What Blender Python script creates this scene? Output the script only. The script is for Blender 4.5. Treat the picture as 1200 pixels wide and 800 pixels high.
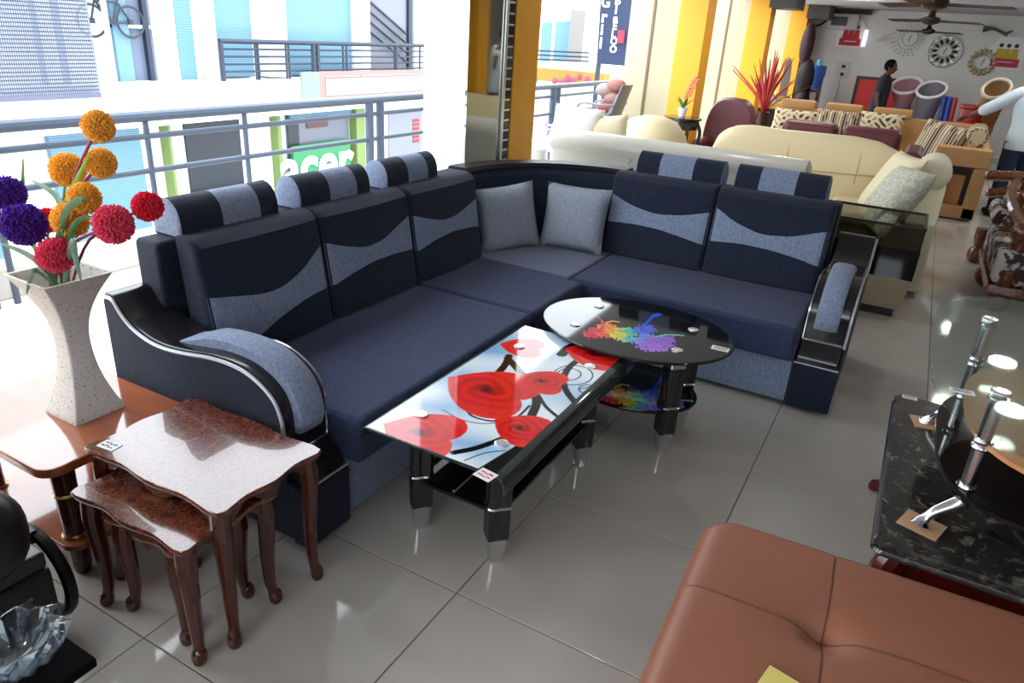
import bpy, bmesh, math, random
from mathutils import Vector, Matrix
for o in list(bpy.data.objects): bpy.data.objects.remove(o)
SC = bpy.context.scene
COL = SC.collection
R = math.radians
# ---------------------------------------------------------------- camera
FPX, CAMH = 839.3, 1.72
_p, _r, _y = R(23.5), R(3.8), R(-27.83)
CF = Vector((math.sin(_y)*math.cos(_p), math.cos(_y)*math.cos(_p), -math.sin(_p)))
_R0 = Vector((math.cos(_y), -math.sin(_y), 0)); _U0 = _R0.cross(CF)
CR = math.cos(_r)*_R0 + math.sin(_r)*_U0
CU = -math.sin(_r)*_R0 + math.cos(_r)*_U0
cam_d = bpy.data.cameras.new('camera'); cam = bpy.data.objects.new('camera', cam_d); COL.objects.link(cam)
cam_d.sensor_width = 36; cam_d.lens = FPX/1200*36; cam_d.clip_end = 200; cam_d.clip_start = .05
m3 = Matrix((CR, CU, -CF)).transposed()
cam.matrix_world = Matrix.Translation((0, 0, CAMH)) @ m3.to_4x4()
SC.camera = cam
SC.view_settings.view_transform = 'Standard'; SC.view_settings.look = 'None'
SC.view_settings.gamma = 1; SC.view_settings.use_curve_mapping = False
SC.view_settings.exposure = 0.18
# ---------------------------------------------------------------- world, sun
W = bpy.data.worlds.new('world'); SC.world = W; W.use_nodes = True
_bg = W.node_tree.nodes['Background']; _bg.inputs[0].default_value = (.86, .93, 1, 1); _bg.inputs[1].default_value = 6.0
sd = bpy.data.lights.new('sun', 'SUN'); sd.energy = 1.0; sd.angle = R(1.5); sd.color = (1, .96, .9)
sun = bpy.data.objects.new('sun', sd); COL.objects.link(sun)
sun.rotation_euler = Vector((.42, -.15, .88)).to_track_quat('Z', 'Y').to_euler()
# ---------------------------------------------------------------- pixel rays (direction only; the distance comes from a floor or wall)
def ray(x, y): return CF*FPX + CR*(x-600) - CU*(y-400)
def onz(x, y, z=0.):
    d = ray(x, y); t = (z-CAMH)/d.z; return Vector((d.x*t, d.y*t, z))
def onx(x, y, X):
    d = ray(x, y); t = X/d.x; return Vector((X, d.y*t, CAMH+d.z*t))
def ony(x, y, Y):
    d = ray(x, y); t = Y/d.y; return Vector((d.x*t, Y, CAMH+d.z*t))
# ---------------------------------------------------------------- materials
MATS = {}
def M(name, col, rough=.5, metal=0., var=0., vs=20., bump=0., bs=60., spec=.5, coat=0., sheen=0., trans=0., emit=0., alpha=1., ior=1.45, stretch=None, sub=0.):
    if name in MATS: return MATS[name]
    m = bpy.data.materials.new(name); m.use_nodes = True; nt = m.node_tree; b = nt.nodes['Principled BSDF']
    c = (*col, 1)
    b.inputs['Base Color'].default_value = c
    b.inputs['Roughness'].default_value = rough; b.inputs['Metallic'].default_value = metal
    b.inputs['Specular IOR Level'].default_value = spec; b.inputs['IOR'].default_value = ior
    b.inputs['Coat Weight'].default_value = coat; b.inputs['Coat Roughness'].default_value = .03
    b.inputs['Sheen Weight'].default_value = sheen; b.inputs['Sheen Roughness'].default_value = .4
    b.inputs['Transmission Weight'].default_value = trans; b.inputs['Alpha'].default_value = alpha
    if emit: b.inputs['Emission Color'].default_value = c; b.inputs['Emission Strength'].default_value = emit
    tc = None
    if var or bump:
        tc = nt.nodes.new('ShaderNodeTexCoord'); mp = nt.nodes.new('ShaderNodeMapping'); nt.links.new(tc.outputs['Object'], mp.inputs[0])
        if stretch: mp.inputs['Scale'].default_value = stretch
    if var:
        n = nt.nodes.new('ShaderNodeTexNoise'); n.inputs['Scale'].default_value = vs; n.inputs['Detail'].default_value = 5
        nt.links.new(mp.outputs[0], n.inputs['Vector'])
        r = nt.nodes.new('ShaderNodeValToRGB'); r.color_ramp.elements[0].position = .3; r.color_ramp.elements[1].position = .7
        r.color_ramp.elements[0].color = (*[max(0, x*(1-var)) for x in col], 1); r.color_ramp.elements[1].color = (*[min(1, x*(1+var)) for x in col], 1)
        nt.links.new(n.outputs[0], r.inputs[0]); nt.links.new(r.outputs[0], b.inputs['Base Color'])
    if bump:
        n2 = nt.nodes.new('ShaderNodeTexNoise'); n2.inputs['Scale'].default_value = bs; n2.inputs['Detail'].default_value = 4
        nt.links.new(mp.outputs[0], n2.inputs['Vector'])
        bp = nt.nodes.new('ShaderNodeBump'); bp.inputs['Strength'].default_value = bump; bp.inputs['Distance'].default_value = .01
        nt.links.new(n2.outputs[0], bp.inputs['Height']); nt.links.new(bp.outputs[0], b.inputs['Normal'])
    MATS[name] = m; return m
def VC(name, rough=.6, coat=0., spec=.5, sheen=0., trans=0.):
    m = M(name, (1, 1, 1), rough, coat=coat, spec=spec, sheen=sheen, trans=trans)
    nt = m.node_tree; a = nt.nodes.new('ShaderNodeAttribute'); a.attribute_name = 'Col'
    nt.links.new(a.outputs['Color'], nt.nodes['Principled BSDF'].inputs['Base Color']); return m
def thin(name, tint, rough=.02, ior=1.5, refl=1.):
    m = bpy.data.materials.new(name); m.use_nodes = True; nt = m.node_tree; nt.nodes.clear(); N = nt.nodes.new
    o = N('ShaderNodeOutputMaterial'); x = N('ShaderNodeMixShader'); t = N('ShaderNodeBsdfTransparent'); g = N('ShaderNodeBsdfGlossy'); f = N('ShaderNodeLayerWeight'); pw = N('ShaderNodeMath'); k = N('ShaderNodeMath')
    t.inputs[0].default_value = (*tint, 1); g.inputs['Roughness'].default_value = rough; g.inputs['Color'].default_value = (.9, .95, .93, 1); f.inputs[0].default_value = .5; pw.operation = 'POWER'; pw.inputs[1].default_value = 5; k.operation = 'MULTIPLY_ADD'; f0 = ((ior-1)/(ior+1))**2; k.inputs[1].default_value = (1-f0)*refl; k.inputs[2].default_value = f0*refl
    nt.links.new(f.outputs['Facing'], pw.inputs[0]); nt.links.new(pw.outputs[0], k.inputs[0]); nt.links.new(k.outputs[0], x.inputs[0]); nt.links.new(t.outputs[0], x.inputs[1]); nt.links.new(g.outputs[0], x.inputs[2]); nt.links.new(x.outputs[0], o.inputs[0]); MATS[name] = m; return m
def petal(name, col, var=.1, vs=40):
    m = M(name, col, .8, var=var, vs=vs); nt = m.node_tree; b = nt.nodes['Principled BSDF']; o = nt.nodes['Material Output']
    t = nt.nodes.new('ShaderNodeBsdfTranslucent'); x = nt.nodes.new('ShaderNodeMixShader'); x.inputs[0].default_value = .5; t.inputs[0].default_value = (*col, 1)
    nt.links.new(b.outputs[0], x.inputs[1]); nt.links.new(t.outputs[0], x.inputs[2]); nt.links.new(x.outputs[0], o.inputs[0]); return m
def stripes(name, c1, c2, scale, axis='Z', rough=.5, **k):
    m = M(name, c1, rough, **k); nt = m.node_tree; tc = nt.nodes.new('ShaderNodeTexCoord')
    w = nt.nodes.new('ShaderNodeTexWave'); w.bands_direction = axis; w.inputs['Scale'].default_value = scale; nt.links.new(tc.outputs['Object'], w.inputs['Vector'])
    r = nt.nodes.new('ShaderNodeMix'); r.data_type = 'RGBA'; r.inputs[6].default_value = (*c1, 1); r.inputs[7].default_value = (*c2, 1)
    nt.links.new(w.outputs['Fac'], r.inputs[0]); nt.links.new(r.outputs[2], nt.nodes['Principled BSDF'].inputs['Base Color']); return m
def lin(r, g, b):
    f = lambda c: ((c/255+.055)/1.055)**2.4 if c > 10 else c/255/12.92
    return (f(r), f(g), f(b))
# ---------------------------------------------------------------- things and parts
def tag(o, label=None, cat=None, group=None, kind=None):
    if label: o['label'] = label
    if cat: o['category'] = cat
    if group: o['group'] = group
    if kind: o['kind'] = kind
    return o
def thing(name, label, cat, loc=(0, 0, 0), rz=0., group=None):
    o = bpy.data.objects.new(name, None); COL.objects.link(o); o.location = loc; o.rotation_euler = (0, 0, rz); o.empty_display_size = .1
    return tag(o, label, cat, group)
def _off(p):
    v = Vector()
    while p: v += p.location; p = p.parent
    return v
def finish(name, me, mat, parent=None, label=None, smooth=True, ang=35, world=True):
    if parent is not None and world: me.transform(Matrix.Translation(-_off(parent)))
    mats = mat if isinstance(mat, (list, tuple)) else [mat]
    for q in mats: me.materials.append(q)
    if smooth:
        me.polygons.foreach_set('use_smooth', [True]*len(me.polygons)); me.set_sharp_from_angle(angle=R(ang))
    o = bpy.data.objects.new(name, me); COL.objects.link(o)
    if smooth and ang == 35 and 6 < len(me.polygons) < 20000:
        wn = o.modifiers.new('normals', 'WEIGHTED_NORMAL'); wn.keep_sharp = True; wn.weight = 90
    if parent is not None: o.parent = parent
    if label: o['label'] = label
    return o
def ob(name, bm, mat, parent=None, label=None, smooth=True, ang=35, world=True):
    bmesh.ops.recalc_face_normals(bm, faces=bm.faces)
    me = bpy.data.meshes.new(name); bm.to_mesh(me); bm.free()
    return finish(name, me, mat, parent, label, smooth, ang, world)
def lo(name, bm, mat, parent=None, label=None, **k): return ob(name, bm, mat, parent, label, world=False, **k)
def solo(o, label, cat, group=None):               # a one-mesh thing: origin moved to its base
    vs = [v.co for v in o.data.vertices]
    c = Vector(((min(v.x for v in vs)+max(v.x for v in vs))/2, (min(v.y for v in vs)+max(v.y for v in vs))/2, min(v.z for v in vs)))
    o.data.transform(Matrix.Translation(-c)); o.location = o.location+c
    return tag(o, label, cat, group)
def struct(name, bm, mat, label=None, smooth=True):
    return tag(ob(name, bm, mat, smooth=smooth), label, kind='structure')
def copy_tree(o, parent=None):
    c = o.copy(); COL.objects.link(c)
    if parent: c.parent = parent
    for ch in list(o.children): copy_tree(ch, c)
    return c
# ---------------------------------------------------------------- shapes (all return / extend a bmesh)
def box(x0, x1, y0, y1, z0, z1, bev=0., seg=2, bm=None):
    b = bmesh.new(); vs = [b.verts.new((x, y, z)) for x in (x0, x1) for y in (y0, y1) for z in (z0, z1)]
    for f in ((0, 1, 3, 2), (4, 6, 7, 5), (0, 4, 5, 1), (2, 3, 7, 6), (0, 2, 6, 4), (1, 5, 7, 3)): b.faces.new([vs[i] for i in f])
    bmesh.ops.recalc_face_normals(b, faces=b.faces)
    if bev: bmesh.ops.bevel(b, geom=b.edges[:], offset=bev, segments=seg, profile=.5, affect='EDGES')
    return join(bm, b)
def join(bm, b):
    if bm is None: return b
    me = bpy.data.meshes.new('tmp'); b.to_mesh(me); b.free(); bm.from_mesh(me); bpy.data.meshes.remove(me); return bm
def hexa(p, bev=0., seg=2, bm=None):                # 8 points: bottom 4 ccw, top 4 ccw
    b = bmesh.new(); vs = [b.verts.new(q) for q in p]
    for f in ((3, 2, 1, 0), (4, 5, 6, 7), (0, 1, 5, 4), (1, 2, 6, 5), (2, 3, 7, 6), (3, 0, 4, 7)): b.faces.new([vs[i] for i in f])
    bmesh.ops.recalc_face_normals(b, faces=b.faces)
    if bev: bmesh.ops.bevel(b, geom=b.edges[:], offset=bev, segments=seg, profile=.5, affect='EDGES')
    return join(bm, b)
def prism(poly, a, b_, fn, bev=0., seg=2, bm=None):  # poly of (u, v); fn(u, v, w) -> xyz, extruded over w in a..b_
    b = bmesh.new(); A = [b.verts.new(fn(u, v, a)) for u, v in poly]; B = [b.verts.new(fn(u, v, b_)) for u, v in poly]
    n = len(poly); b.faces.new(A); b.faces.new(B[::-1])
    for i in range(n): b.faces.new((A[i], B[i], B[(i+1) % n], A[(i+1) % n]))
    bmesh.ops.recalc_face_normals(b, faces=b.faces)
    if bev:
        es = [e for e in b.edges if e.calc_face_angle(0) > .6]
        bmesh.ops.bevel(b, geom=es, offset=bev, segments=seg, profile=.5, affect='EDGES')
    return join(bm, b)
XY = lambda u, v, w: (u, v, w)
XZ = lambda u, v, w: (u, w, v)
YZ = lambda u, v, w: (w, u, v)
def loft(rings, cap=True, bm=None, closed=False):
    b = bmesh.new() if bm is None else bm
    V = [[b.verts.new(p) for p in r] for r in rings]; n = len(V[0])
    for i in range(len(V)-1 if not closed else len(V)):
        a, c = V[i], V[(i+1) % len(V)]
        for j in range(n): b.faces.new((a[j], a[(j+1) % n], c[(j+1) % n], c[j]))
    if cap and not closed: b.faces.new(V[0][::-1]); b.faces.new(V[-1])
    return b
def lathe(prof, n=20, c=(0, 0, 0), bm=None, lobes=0, amp=0., cap=True):
    rs = []
    for r, z in prof:
        ring = []
        for k in range(n):
            a = 2*math.pi*k/n; rr = r*(1+amp*math.cos(lobes*a)) if lobes else r
            ring.append((c[0]+rr*math.cos(a), c[1]+rr*math.sin(a), c[2]+z))
        rs.append(ring)
    return loft(rs, cap, bm)
def tube(path, r, n=8, bm=None, closed=False, flat=None):
    P = [Vector(p) for p in path]; m = len(P); rs = []
    if not hasattr(r, '__len__'): r = [r]*m
    up = None
    for i, p in enumerate(P):
        t = (P[(i+1) % m]-P[i-1]) if closed else (P[min(i+1, m-1)]-P[max(i-1, 0)])
        t.normalize()
        if up is None: up = Vector((0, 0, 1)) if abs(t.z) < .9 else Vector((1, 0, 0))
        s = t.cross(up); s.normalize(); up = s.cross(t); up.normalize()
        fl = flat if flat else 1
        rs.append([p + s*r[i]*math.cos(2*math.pi*k/n) + up*r[i]*fl*math.sin(2*math.pi*k/n) for k in range(n)])
    return loft(rs, True, bm, closed)
def ell(c, rx, ry, rz, nu=16, nv=10, bm=None, e=1.):
    rs = []
    sg = lambda v: math.copysign(abs(v)**e, v)
    for i in range(1, nv):
        a = -math.pi/2+math.pi*i/nv
        rs.append([(c[0]+rx*sg(math.cos(a))*sg(math.cos(2*math.pi*k/nu)), c[1]+ry*sg(math.cos(a))*sg(math.sin(2*math.pi*k/nu)), c[2]+rz*sg(math.sin(a))) for k in range(nu)])
    return loft(rs, True, bm)
def grid(nu, nv, pos, bm=None):
    b = bmesh.new() if bm is None else bm
    V = [[b.verts.new(pos(i/nu, j/nv)) for j in range(nv+1)] for i in range(nu+1)]
    for i in range(nu):
        for j in range(nv): b.faces.new((V[i][j], V[i+1][j], V[i+1][j+1], V[i][j+1]))
    return b
def paint(o, fn):                                   # flat print as a colour attribute, fn(local co) -> linear rgb
    me = o.data; a = me.color_attributes.new('Col', 'FLOAT_COLOR', 'POINT'); buf = []
    for v in me.vertices: buf.extend((*fn(v.co), 1))
    a.data.foreach_set('color', buf); return o
def gridprint(name, nu, nv, pos, col, mat, parent=None, label=None, world=True):
    b = bmesh.new(); V = [[b.verts.new(pos(i/nu, j/nv)) for j in range(nv+1)] for i in range(nu+1)]
    for i in range(nu):
        for j in range(nv): b.faces.new((V[i][j], V[i+1][j], V[i+1][j+1], V[i][j+1]))
    me = bpy.data.meshes.new(name); b.to_mesh(me); b.free()
    a = me.color_attributes.new('Col', 'FLOAT_COLOR', 'POINT'); buf = []
    for i in range(nu+1):
        for j in range(nv+1): buf.extend((*col(i/nu, j/nv), 1))
    a.data.foreach_set('color', buf)
    return finish(name, me, mat, parent, label, True, 60, world)
def text(name, s, size, mw, mat, parent=None, depth=.002):
    c = bpy.data.curves.new(name, 'FONT'); c.body = s; c.size = size; c.extrude = depth; c.align_x = 'CENTER'; c.align_y = 'CENTER'; c.offset = size*.025
    t = bpy.data.objects.new(name, c); COL.objects.link(t); dg = bpy.context.evaluated_depsgraph_get()
    me = bpy.data.meshes.new_from_object(t.evaluated_get(dg)); bpy.data.objects.remove(t); bpy.data.curves.remove(c)
    me.transform(mw); me.materials.clear()
    return finish(name, me, mat, parent, smooth=False)
def frame3(o, ex, ey):                              # matrix with x axis ex, y axis ey at o
    ex = Vector(ex).normalized(); ey = Vector(ey); ez = ex.cross(ey).normalized(); ey = ez.cross(ex)
    m = Matrix((ex, ey, ez)).transposed().to_4x4(); m.translation = Vector(o); return m
def pillow_bm(w, h, t, n=14, pinch=.07):
    b = bmesh.new(); tot = {}
    def pt(u, v, s):
        x = w/2*u*(1-pinch*(1-v*v)); y = h/2*v*(1-pinch*(1-u*u))
        k = (max(0, 1-u**4)*max(0, 1-v**4))**.55
        return (x, y, s*t/2*k)
    for i in range(n+1):
        for j in range(n+1):
            u, v = -1+2*i/n, -1+2*j/n
            edge = i in (0, n) or j in (0, n)
            tot[(i, j, 1)] = b.verts.new(pt(u, v, 1)); tot[(i, j, -1)] = tot[(i, j, 1)] if edge else b.verts.new(pt(u, v, -1))
    for i in range(n):
        for j in range(n):
            b.faces.new([tot[(i+a, j+c, 1)] for a, c in ((0, 0), (1, 0), (1, 1), (0, 1))]); b.faces.new([tot[(i+a, j+c, -1)] for a, c in ((0, 0), (0, 1), (1, 1), (1, 0))])
    return b
def mtx(bm, m): bmesh.ops.transform(bm, matrix=m, verts=bm.verts); return bm
def lerp(a, b, t): return a+(b-a)*t
def mixc(a, b, t): return tuple(lerp(p, q, t) for p, q in zip(a, b))
def curve_at(pts, x):                               # piecewise smooth y(x)
    if x <= pts[0][0]: return pts[0][1]
    for (a, b), (c, d) in zip(pts, pts[1:]):
        if x <= c:
            t = (x-a)/(c-a); return lerp(b, d, t)
    return pts[-1][1]
def catmull(P, n=6):
    P = [Vector(p) for p in P]; out = []
    for i in range(len(P)-1):
        a, b, c, d = P[max(i-1, 0)], P[i], P[i+1], P[min(i+2, len(P)-1)]
        for k in range(n):
            t = k/n; out.append(.5*((2*b)+(c-a)*t+(2*a-5*b+4*c-d)*t*t+(-a+3*b-3*c+d)*t**3))
    out.append(P[-1]); return out
# ================================================================ the room
wallm = M('wall_paint', lin(226, 226, 223), .7, bump=.03, bs=30)
ceilm = M('ceiling_paint', lin(190, 192, 196), .8)
yellow = M('yellow_paint', lin(245, 172, 35), .45, bump=.02, bs=40)
white_ext = M('white_render', lin(235, 236, 236), .8)
steel = M('steel', (.55, .57, .6), .28, metal=.9)
tilem = M('floor_tile', lin(178, 172, 164), .07, var=.05, vs=3, spec=.55)
grout = M('grout', lin(95, 88, 82), .7)
_nt = tilem.node_tree
XL, XR, YF, YB, ZC = -2.9, 8.0, -2.6, 17.0, 2.5
fl = struct('floor', box(XL, XR, YF, YB, -.16, -.004), grout, smooth=False)
TX0, TY0, TPX, TPY = -.971, 1.571, .675, .66
tb = box(0, TPX-.004, 0, TPY-.004, -.012, 0, .0015, 1); bmesh.ops.recalc_face_normals(tb, faces=tb.faces)
tme = bpy.data.meshes.new('tile'); tb.to_mesh(tme); tb.free(); tme.materials.append(tilem)
rest = bmesh.new()
for i in range(-3, 14):
    for j in range(-7, 24):
        x, y = TX0+i*TPX, TY0+j*TPY
        xa, xb, ya, yb = max(x, XL), min(x+TPX-.004, XR), max(y, YF), min(y+TPY-.004, YB)
        if xb-xa < .02 or yb-ya < .02: continue
        full = xb-xa > TPX-.01 and yb-ya > TPY-.01
        if j >= -3 and i <= 5:
            if full: o = bpy.data.objects.new('tile', tme); o.location = (x, y, 0)
            else:
                me = bpy.data.meshes.new('tile'); q = box(0, xb-xa, 0, yb-ya, -.012, 0, .0015, 1); q.to_mesh(me); q.free(); me.materials.append(tilem)
                o = bpy.data.objects.new('tile', me); o.location = (xa, ya, 0)
            COL.objects.link(o); o.parent = fl
        else: box(xa, xb, ya, yb, -.012, 0, bm=rest)
o = ob('tile_field', rest, tilem, fl, smooth=False); o['kind'] = 'stuff'
struct('ceiling', box(XL-.1, XR, YF, YB, ZC, ZC+.15), ceilm)
struct('trim_1', box(XL, XR, 12.4, 12.75, ZC-.10, ZC), ceilm, 'grey beam across the ceiling before the clock wall')
struct('wall_back', box(-3.4, XR+.15, YB, YB+.15, -.16, ZC+.15), wallm)
struct('wall_right', box(XR, XR+.15, YF, YB, -.16, ZC+.15), M('wall_brown', lin(120, 104, 90), .7))
fw = box(XL-.2, -2.4, YF-.15, YF, -.16, ZC+.15); box(2.2, XR+.15, YF-.15, YF, -.16, ZC+.15, bm=fw); box(-2.4, 2.2, YF-.15, YF, -.16, 1.2, bm=fw); box(-2.4, 2.2, YF-.15, YF, 2.3, ZC+.15, bm=fw)  # opening added to let sky light in from behind the viewer
struct('wall_front', fw, wallm)
wf = M('window_frame_white', lin(220, 220, 220), .4); fw = bmesh.new()
for a in ((-2.4, 2.2, 1.2, 1.25), (-2.4, 2.2, 2.25, 2.3), (-2.4, -2.35, 1.25, 2.25), (2.15, 2.2, 1.25, 2.25), (-.9, -.85, 1.25, 2.25), (.65, .7, 1.25, 2.25)): box(a[0], a[1], YF-.1, YF-.04, a[2], a[3], bm=fw)
struct('added_window_1', fw, wf, 'white framed shop window added unseen behind the viewer to let in light')  # frame of the added opening, never in view
# yellow pillars along the open balcony side; a pale partition runs outward from each
mirror = M('dark_mirror', (.42, .42, .38), .04, metal=1.)
cream_panel = M('cream_shutter', lin(190, 180, 148), .5)
brownl = M('brown_strip', lin(120, 98, 70), .5)
PY = [0.15, 4.49, 9.02, 12.60, 16.2]
alu = M('alu', (.75, .78, .76), .25, metal=.9); black_gl = M('black_gloss', (.012, .012, .014), .12)
for k, y in enumerate(PY):
    if k == 1: continue
    struct('wall_pillar', box(-2.83, -2.5, y, y+.36, 0, ZC, .006), yellow, ['yellow pillar at the near end of the balcony side', '', 'yellow pillar behind the black stool with the orchid', 'yellow pillar behind the red dried branches', 'yellow pillar behind the arched dressing mirror'][k])
struct('wall_pillar', box(2.45, 2.85, 12.0, 12.4, 0, ZC, .006), yellow, 'yellow pillar standing free on the right side of the shop')
p = struct('wall_pillar', box(-2.83, -2.515, 3.93, 4.84, 0, ZC, .004), white_ext, 'white pillar with a dark mirror and a yellow side, behind the corner of the sofa')
ob('yellow_side', box(-2.514, -2.5, 4.50, 4.845, 0, ZC), yellow, p, 'yellow painted side')
ob('mirror_panel', box(-2.514, -2.5, 3.925, 4.335, .0, ZC), mirror, p, 'dark mirror panel facing the room')
ob('slotted_strip', box(-2.514, -2.485, 4.345, 4.375, .0, ZC), alu, p)
ob('strip_backing', box(-2.514, -2.507, 4.38, 4.495, .0, ZC), black_gl, p)
for i in range(26):
    z = .75+i*.066; ob('hook', box(-2.507, -2.49, 4.38, 4.455, z, z+.012), alu, p)
# partitions
for k in (2, 3, 4):
    w = struct('wall_partition', box(-3.46, -2.835, PY[k]+.05, PY[k]+.3, 0, ZC, .004), cream_panel, 'pale shutter partition beside a yellow pillar')
    if k < 4:
        ob('seam_strip', box(-3.17, -3.14, PY[k]+.035, PY[k]+.049, 0, ZC), brownl, w)
        ob('edge_strip', box(-2.85, -2.83, PY[k]+.03, PY[k]+.049, 0, ZC), cream_panel, w)
struct('wall_left', box(XL-.12, XL, YB-.45, YB, 0, ZC), wallm)
# dark soffit boxes over the far pillars
dk = M('soffit_grey', lin(70, 68, 68), .6)
for k in (3, 4): struct('trim_%d' % (k-1), box(-2.49, -2.1, PY[k]-.3, PY[k]+.45, ZC-.24, ZC-.001), dk, 'dark soffit box at the top of a far yellow pillar')
# balcony
conc = M('balcony_concrete', lin(205, 200, 192), .75, var=.06, vs=6)
struct('balcony_floor', box(-4.95, XL-.001, -4, 20, -.2, -.002), conc, 'pale concrete balcony floor', smooth=False)
kerb = M('kerb_paint', lin(200, 198, 192), .6)
struct('balcony_kerb', box(-4.9, -4.68, -4, 20, -.002, .19, .01), kerb, 'low kerb under the balcony railing')
railg = M('rail_paint', lin(74, 84, 100), .35, spec=.35)
rail = thing('balcony_railing', 'grey steel pipe railing along the balcony behind the sofa', 'railing', (-4.58, 0, 0))
for z, r in ((1.035, .036), (.905, .02), (.675, .02)):
    ob('top_rail' if z > 1 else 'rail', tube([(-4.58, -3, z), (-4.58, 18, z)], r, 10), railg, rail)
for py in (2.02, 2.16, 3.18, 4.02, 5.50, 5.66, 7.1, 8.0, 9.4, 9.56, 11.2, 13):
    thick = py in (2.02, 5.50, 5.66, 9.4, 9.56)
    r = .04 if thick else .02
    ob('post', lathe([(r, .0), (r, 1.03)], 10, (-4.58, py, 0)), railg, rail)
struct('street', box(-40, -4.95, -25, 45, -3.6, -3.45), M('asphalt', lin(150, 148, 145), .85), 'grey street below the balcony', smooth=False)
# ================================================================ across the street
FX = -12.0
blue = stripes('blue_shutter', lin(98, 136, 156), lin(72, 110, 134), 8, 'Z', .45)
bwhite = M('facade_white', lin(228, 230, 232), .8)
dkm = M('dark_shop', lin(30, 35, 45), .5); greym = M('stair_grey', lin(112, 115, 122), .8)
green = M('green_paint', lin(104, 126, 66), .6); railm = M('dark_rail', lin(32, 42, 58), .5)
pane = M('shop_glass', lin(120, 140, 165), .08, spec=.8)
def fr(x0, y0, x1, y1, X=FX):
    a, b = onx(x0, y0, X), onx(x1, y1, X); return min(a.y, b.y), max(a.y, b.y), min(a.z, b.z), max(a.z, b.z)
bld = thing('shop_building', 'white two-storey shop building with blue roller shutters across the street', 'building', (FX, 12, -3.45))
ob('wall', box(FX-4, FX-.25, -8, 17.6, -3.45, 6), bwhite, bld)
ob('floor_band', box(FX-.25, FX+.35, -8, 17.6, *sorted((onx(300, 127, FX).z-.12, onx(300, 92, FX).z))), bwhite, bld)
ob('floor_band', box(FX-.25, FX+.25, -8, 17.6, 3.2, 3.9), bwhite, bld)
def fb(name, px, mat, d0=-.2, d1=-.1, par=bld, zt=None, zb=None, lab=None):
    y0, y1, z0, z1 = fr(*px)
    return ob(name, box(FX+d0, FX+d1, y0, y1, zb if zb is not None else z0, zt if zt is not None else z1), mat, par, lab)
zs = onx(300, 90, FX).z
for px in ((253, 0, 303, 90), (336, 0, 416, 84)): fb('shutter', px, blue, zt=3.2, zb=zs)
fb('shutter', (207, 0, 237, 100), blue, zt=3.2)
for px in ((238, 0, 253, 90), (305, 0, 334, 84), (417, 0, 430, 84), (195, 0, 207, 90), (118, 0, 132, 90)): fb('pilaster', px, bwhite, -.25, .12, zt=3.2, zb=zs)
y0, y1, z0, z1 = fr(132, 0, 195, 102)
dr = ob('shop_window', box(FX-.24, FX-.2, y0, y1, z0, 3.2), M('window_dim', lin(92, 102, 120), .3), bld)
ob('window_frame', box(FX-.2, FX-.1, y0, y0+.28, z0, 3.2), M('frame_blue', lin(90, 125, 145), .5), bld)
ob('window_frame', box(FX-.2, FX-.1, y1-.2, y1-.12, z0, 3.2), MATS['dark_rail'], bld)
ob('window_frame', box(FX-.2, FX-.12, y0, y1, z0+.95, z0+1.0), bwhite, bld)
ob('window_sill', box(FX-.2, FX+.3, y0, y1+.1, z0-.18, z0), M('sill_grey', lin(60, 68, 88), .6), bld)
# bicycle standing behind that window
tyre = M('tyre_grey', lin(45, 50, 58), .6)
c = onx(153, 26, FX-.05)
bk = thing('bicycle', 'bicycle hung in the upstairs shop window', 'bicycle', (c.x, c.y, c.z-.45))
for dy in (0, -.68):
    ob('wheel', tube([(c.x, c.y+dy+.24*math.cos(a*math.pi/12), c.z+.24*math.sin(a*math.pi/12)) for a in range(24)], .02, 6, closed=True), tyre, bk)
    ob('hub', lathe([(.05, -.04), (.05, .04)], 8, (c.x, c.y+dy, c.z)), tyre, bk)
fm = bmesh.new()
for a, b in (((0, 0), (-.28, .42)), ((-.28, .42), (-.82, .42)), ((-.82, .42), (-.45, -.04)), ((-.45, -.04), (0, 0)), ((-.24, .55), (-.45, -.04)), ((-.78, .6), (-.98, 0)), ((-.78, .6), (-.66, .63))):
    tube([(c.x, c.y+a[0]*.7, c.z+a[1]*.7), (c.x, c.y+b[0]*.7, c.z+b[1]*.7)], .018, 6, fm)
ob('frame', fm, tyre, bk); ob('seat', ell((c.x, c.y-.16, c.z+.40), .05, .11, .035, 10, 6), tyre, bk)
# staircase bay
y0, y1, z0, z1 = fr(431, 0, 492, 84)
ob('stair_bay', box(FX-.24, FX-.18, y0, y1, zs, 3.2), greym, bld)
for k in range(4): ob('stair_rail', tube([(FX-.1, y0, 2.0-k*.22+.2), (FX-.1, y0+1.6, 1.25-k*.22+.2)], .03, 6), railm, bld)
ob('door_frame', box(FX-.18, FX-.1, y1-.35, y1-.2, zs, 2.6), railm, bld)
# upstairs walkway railing
wr = thing('walkway_railing', 'dark thin-bar railing on the upstairs walkway across the street', 'railing', (FX+.3, 14, zs))
ya, yb = onx(258, 60, FX+.3).y, onx(500, 60, FX+.3).y; zt = onx(258, 48, FX+.3).z
ob('top_rail', tube([(FX+.3, ya, zt), (FX+.3, yb+.4, zt)], .05, 6), railm, wr)
for k in range(1, 5): ob('bar', tube([(FX+.3, ya, lerp(zs, zt, k/5)), (FX+.3, yb+.4, lerp(zs, zt, k/5))], .022, 6), railm, wr)
for px in (259, 299, 302, 335, 338, 367, 372, 402, 406, 464, 492):
    yy = onx(px, 60, FX+.3).y; ob('post', tube([(FX+.3, yy, zs-.05), (FX+.3, yy, zt)], .05 if px in (259, 367, 372, 464) else .025, 6), railm, wr)
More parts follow.
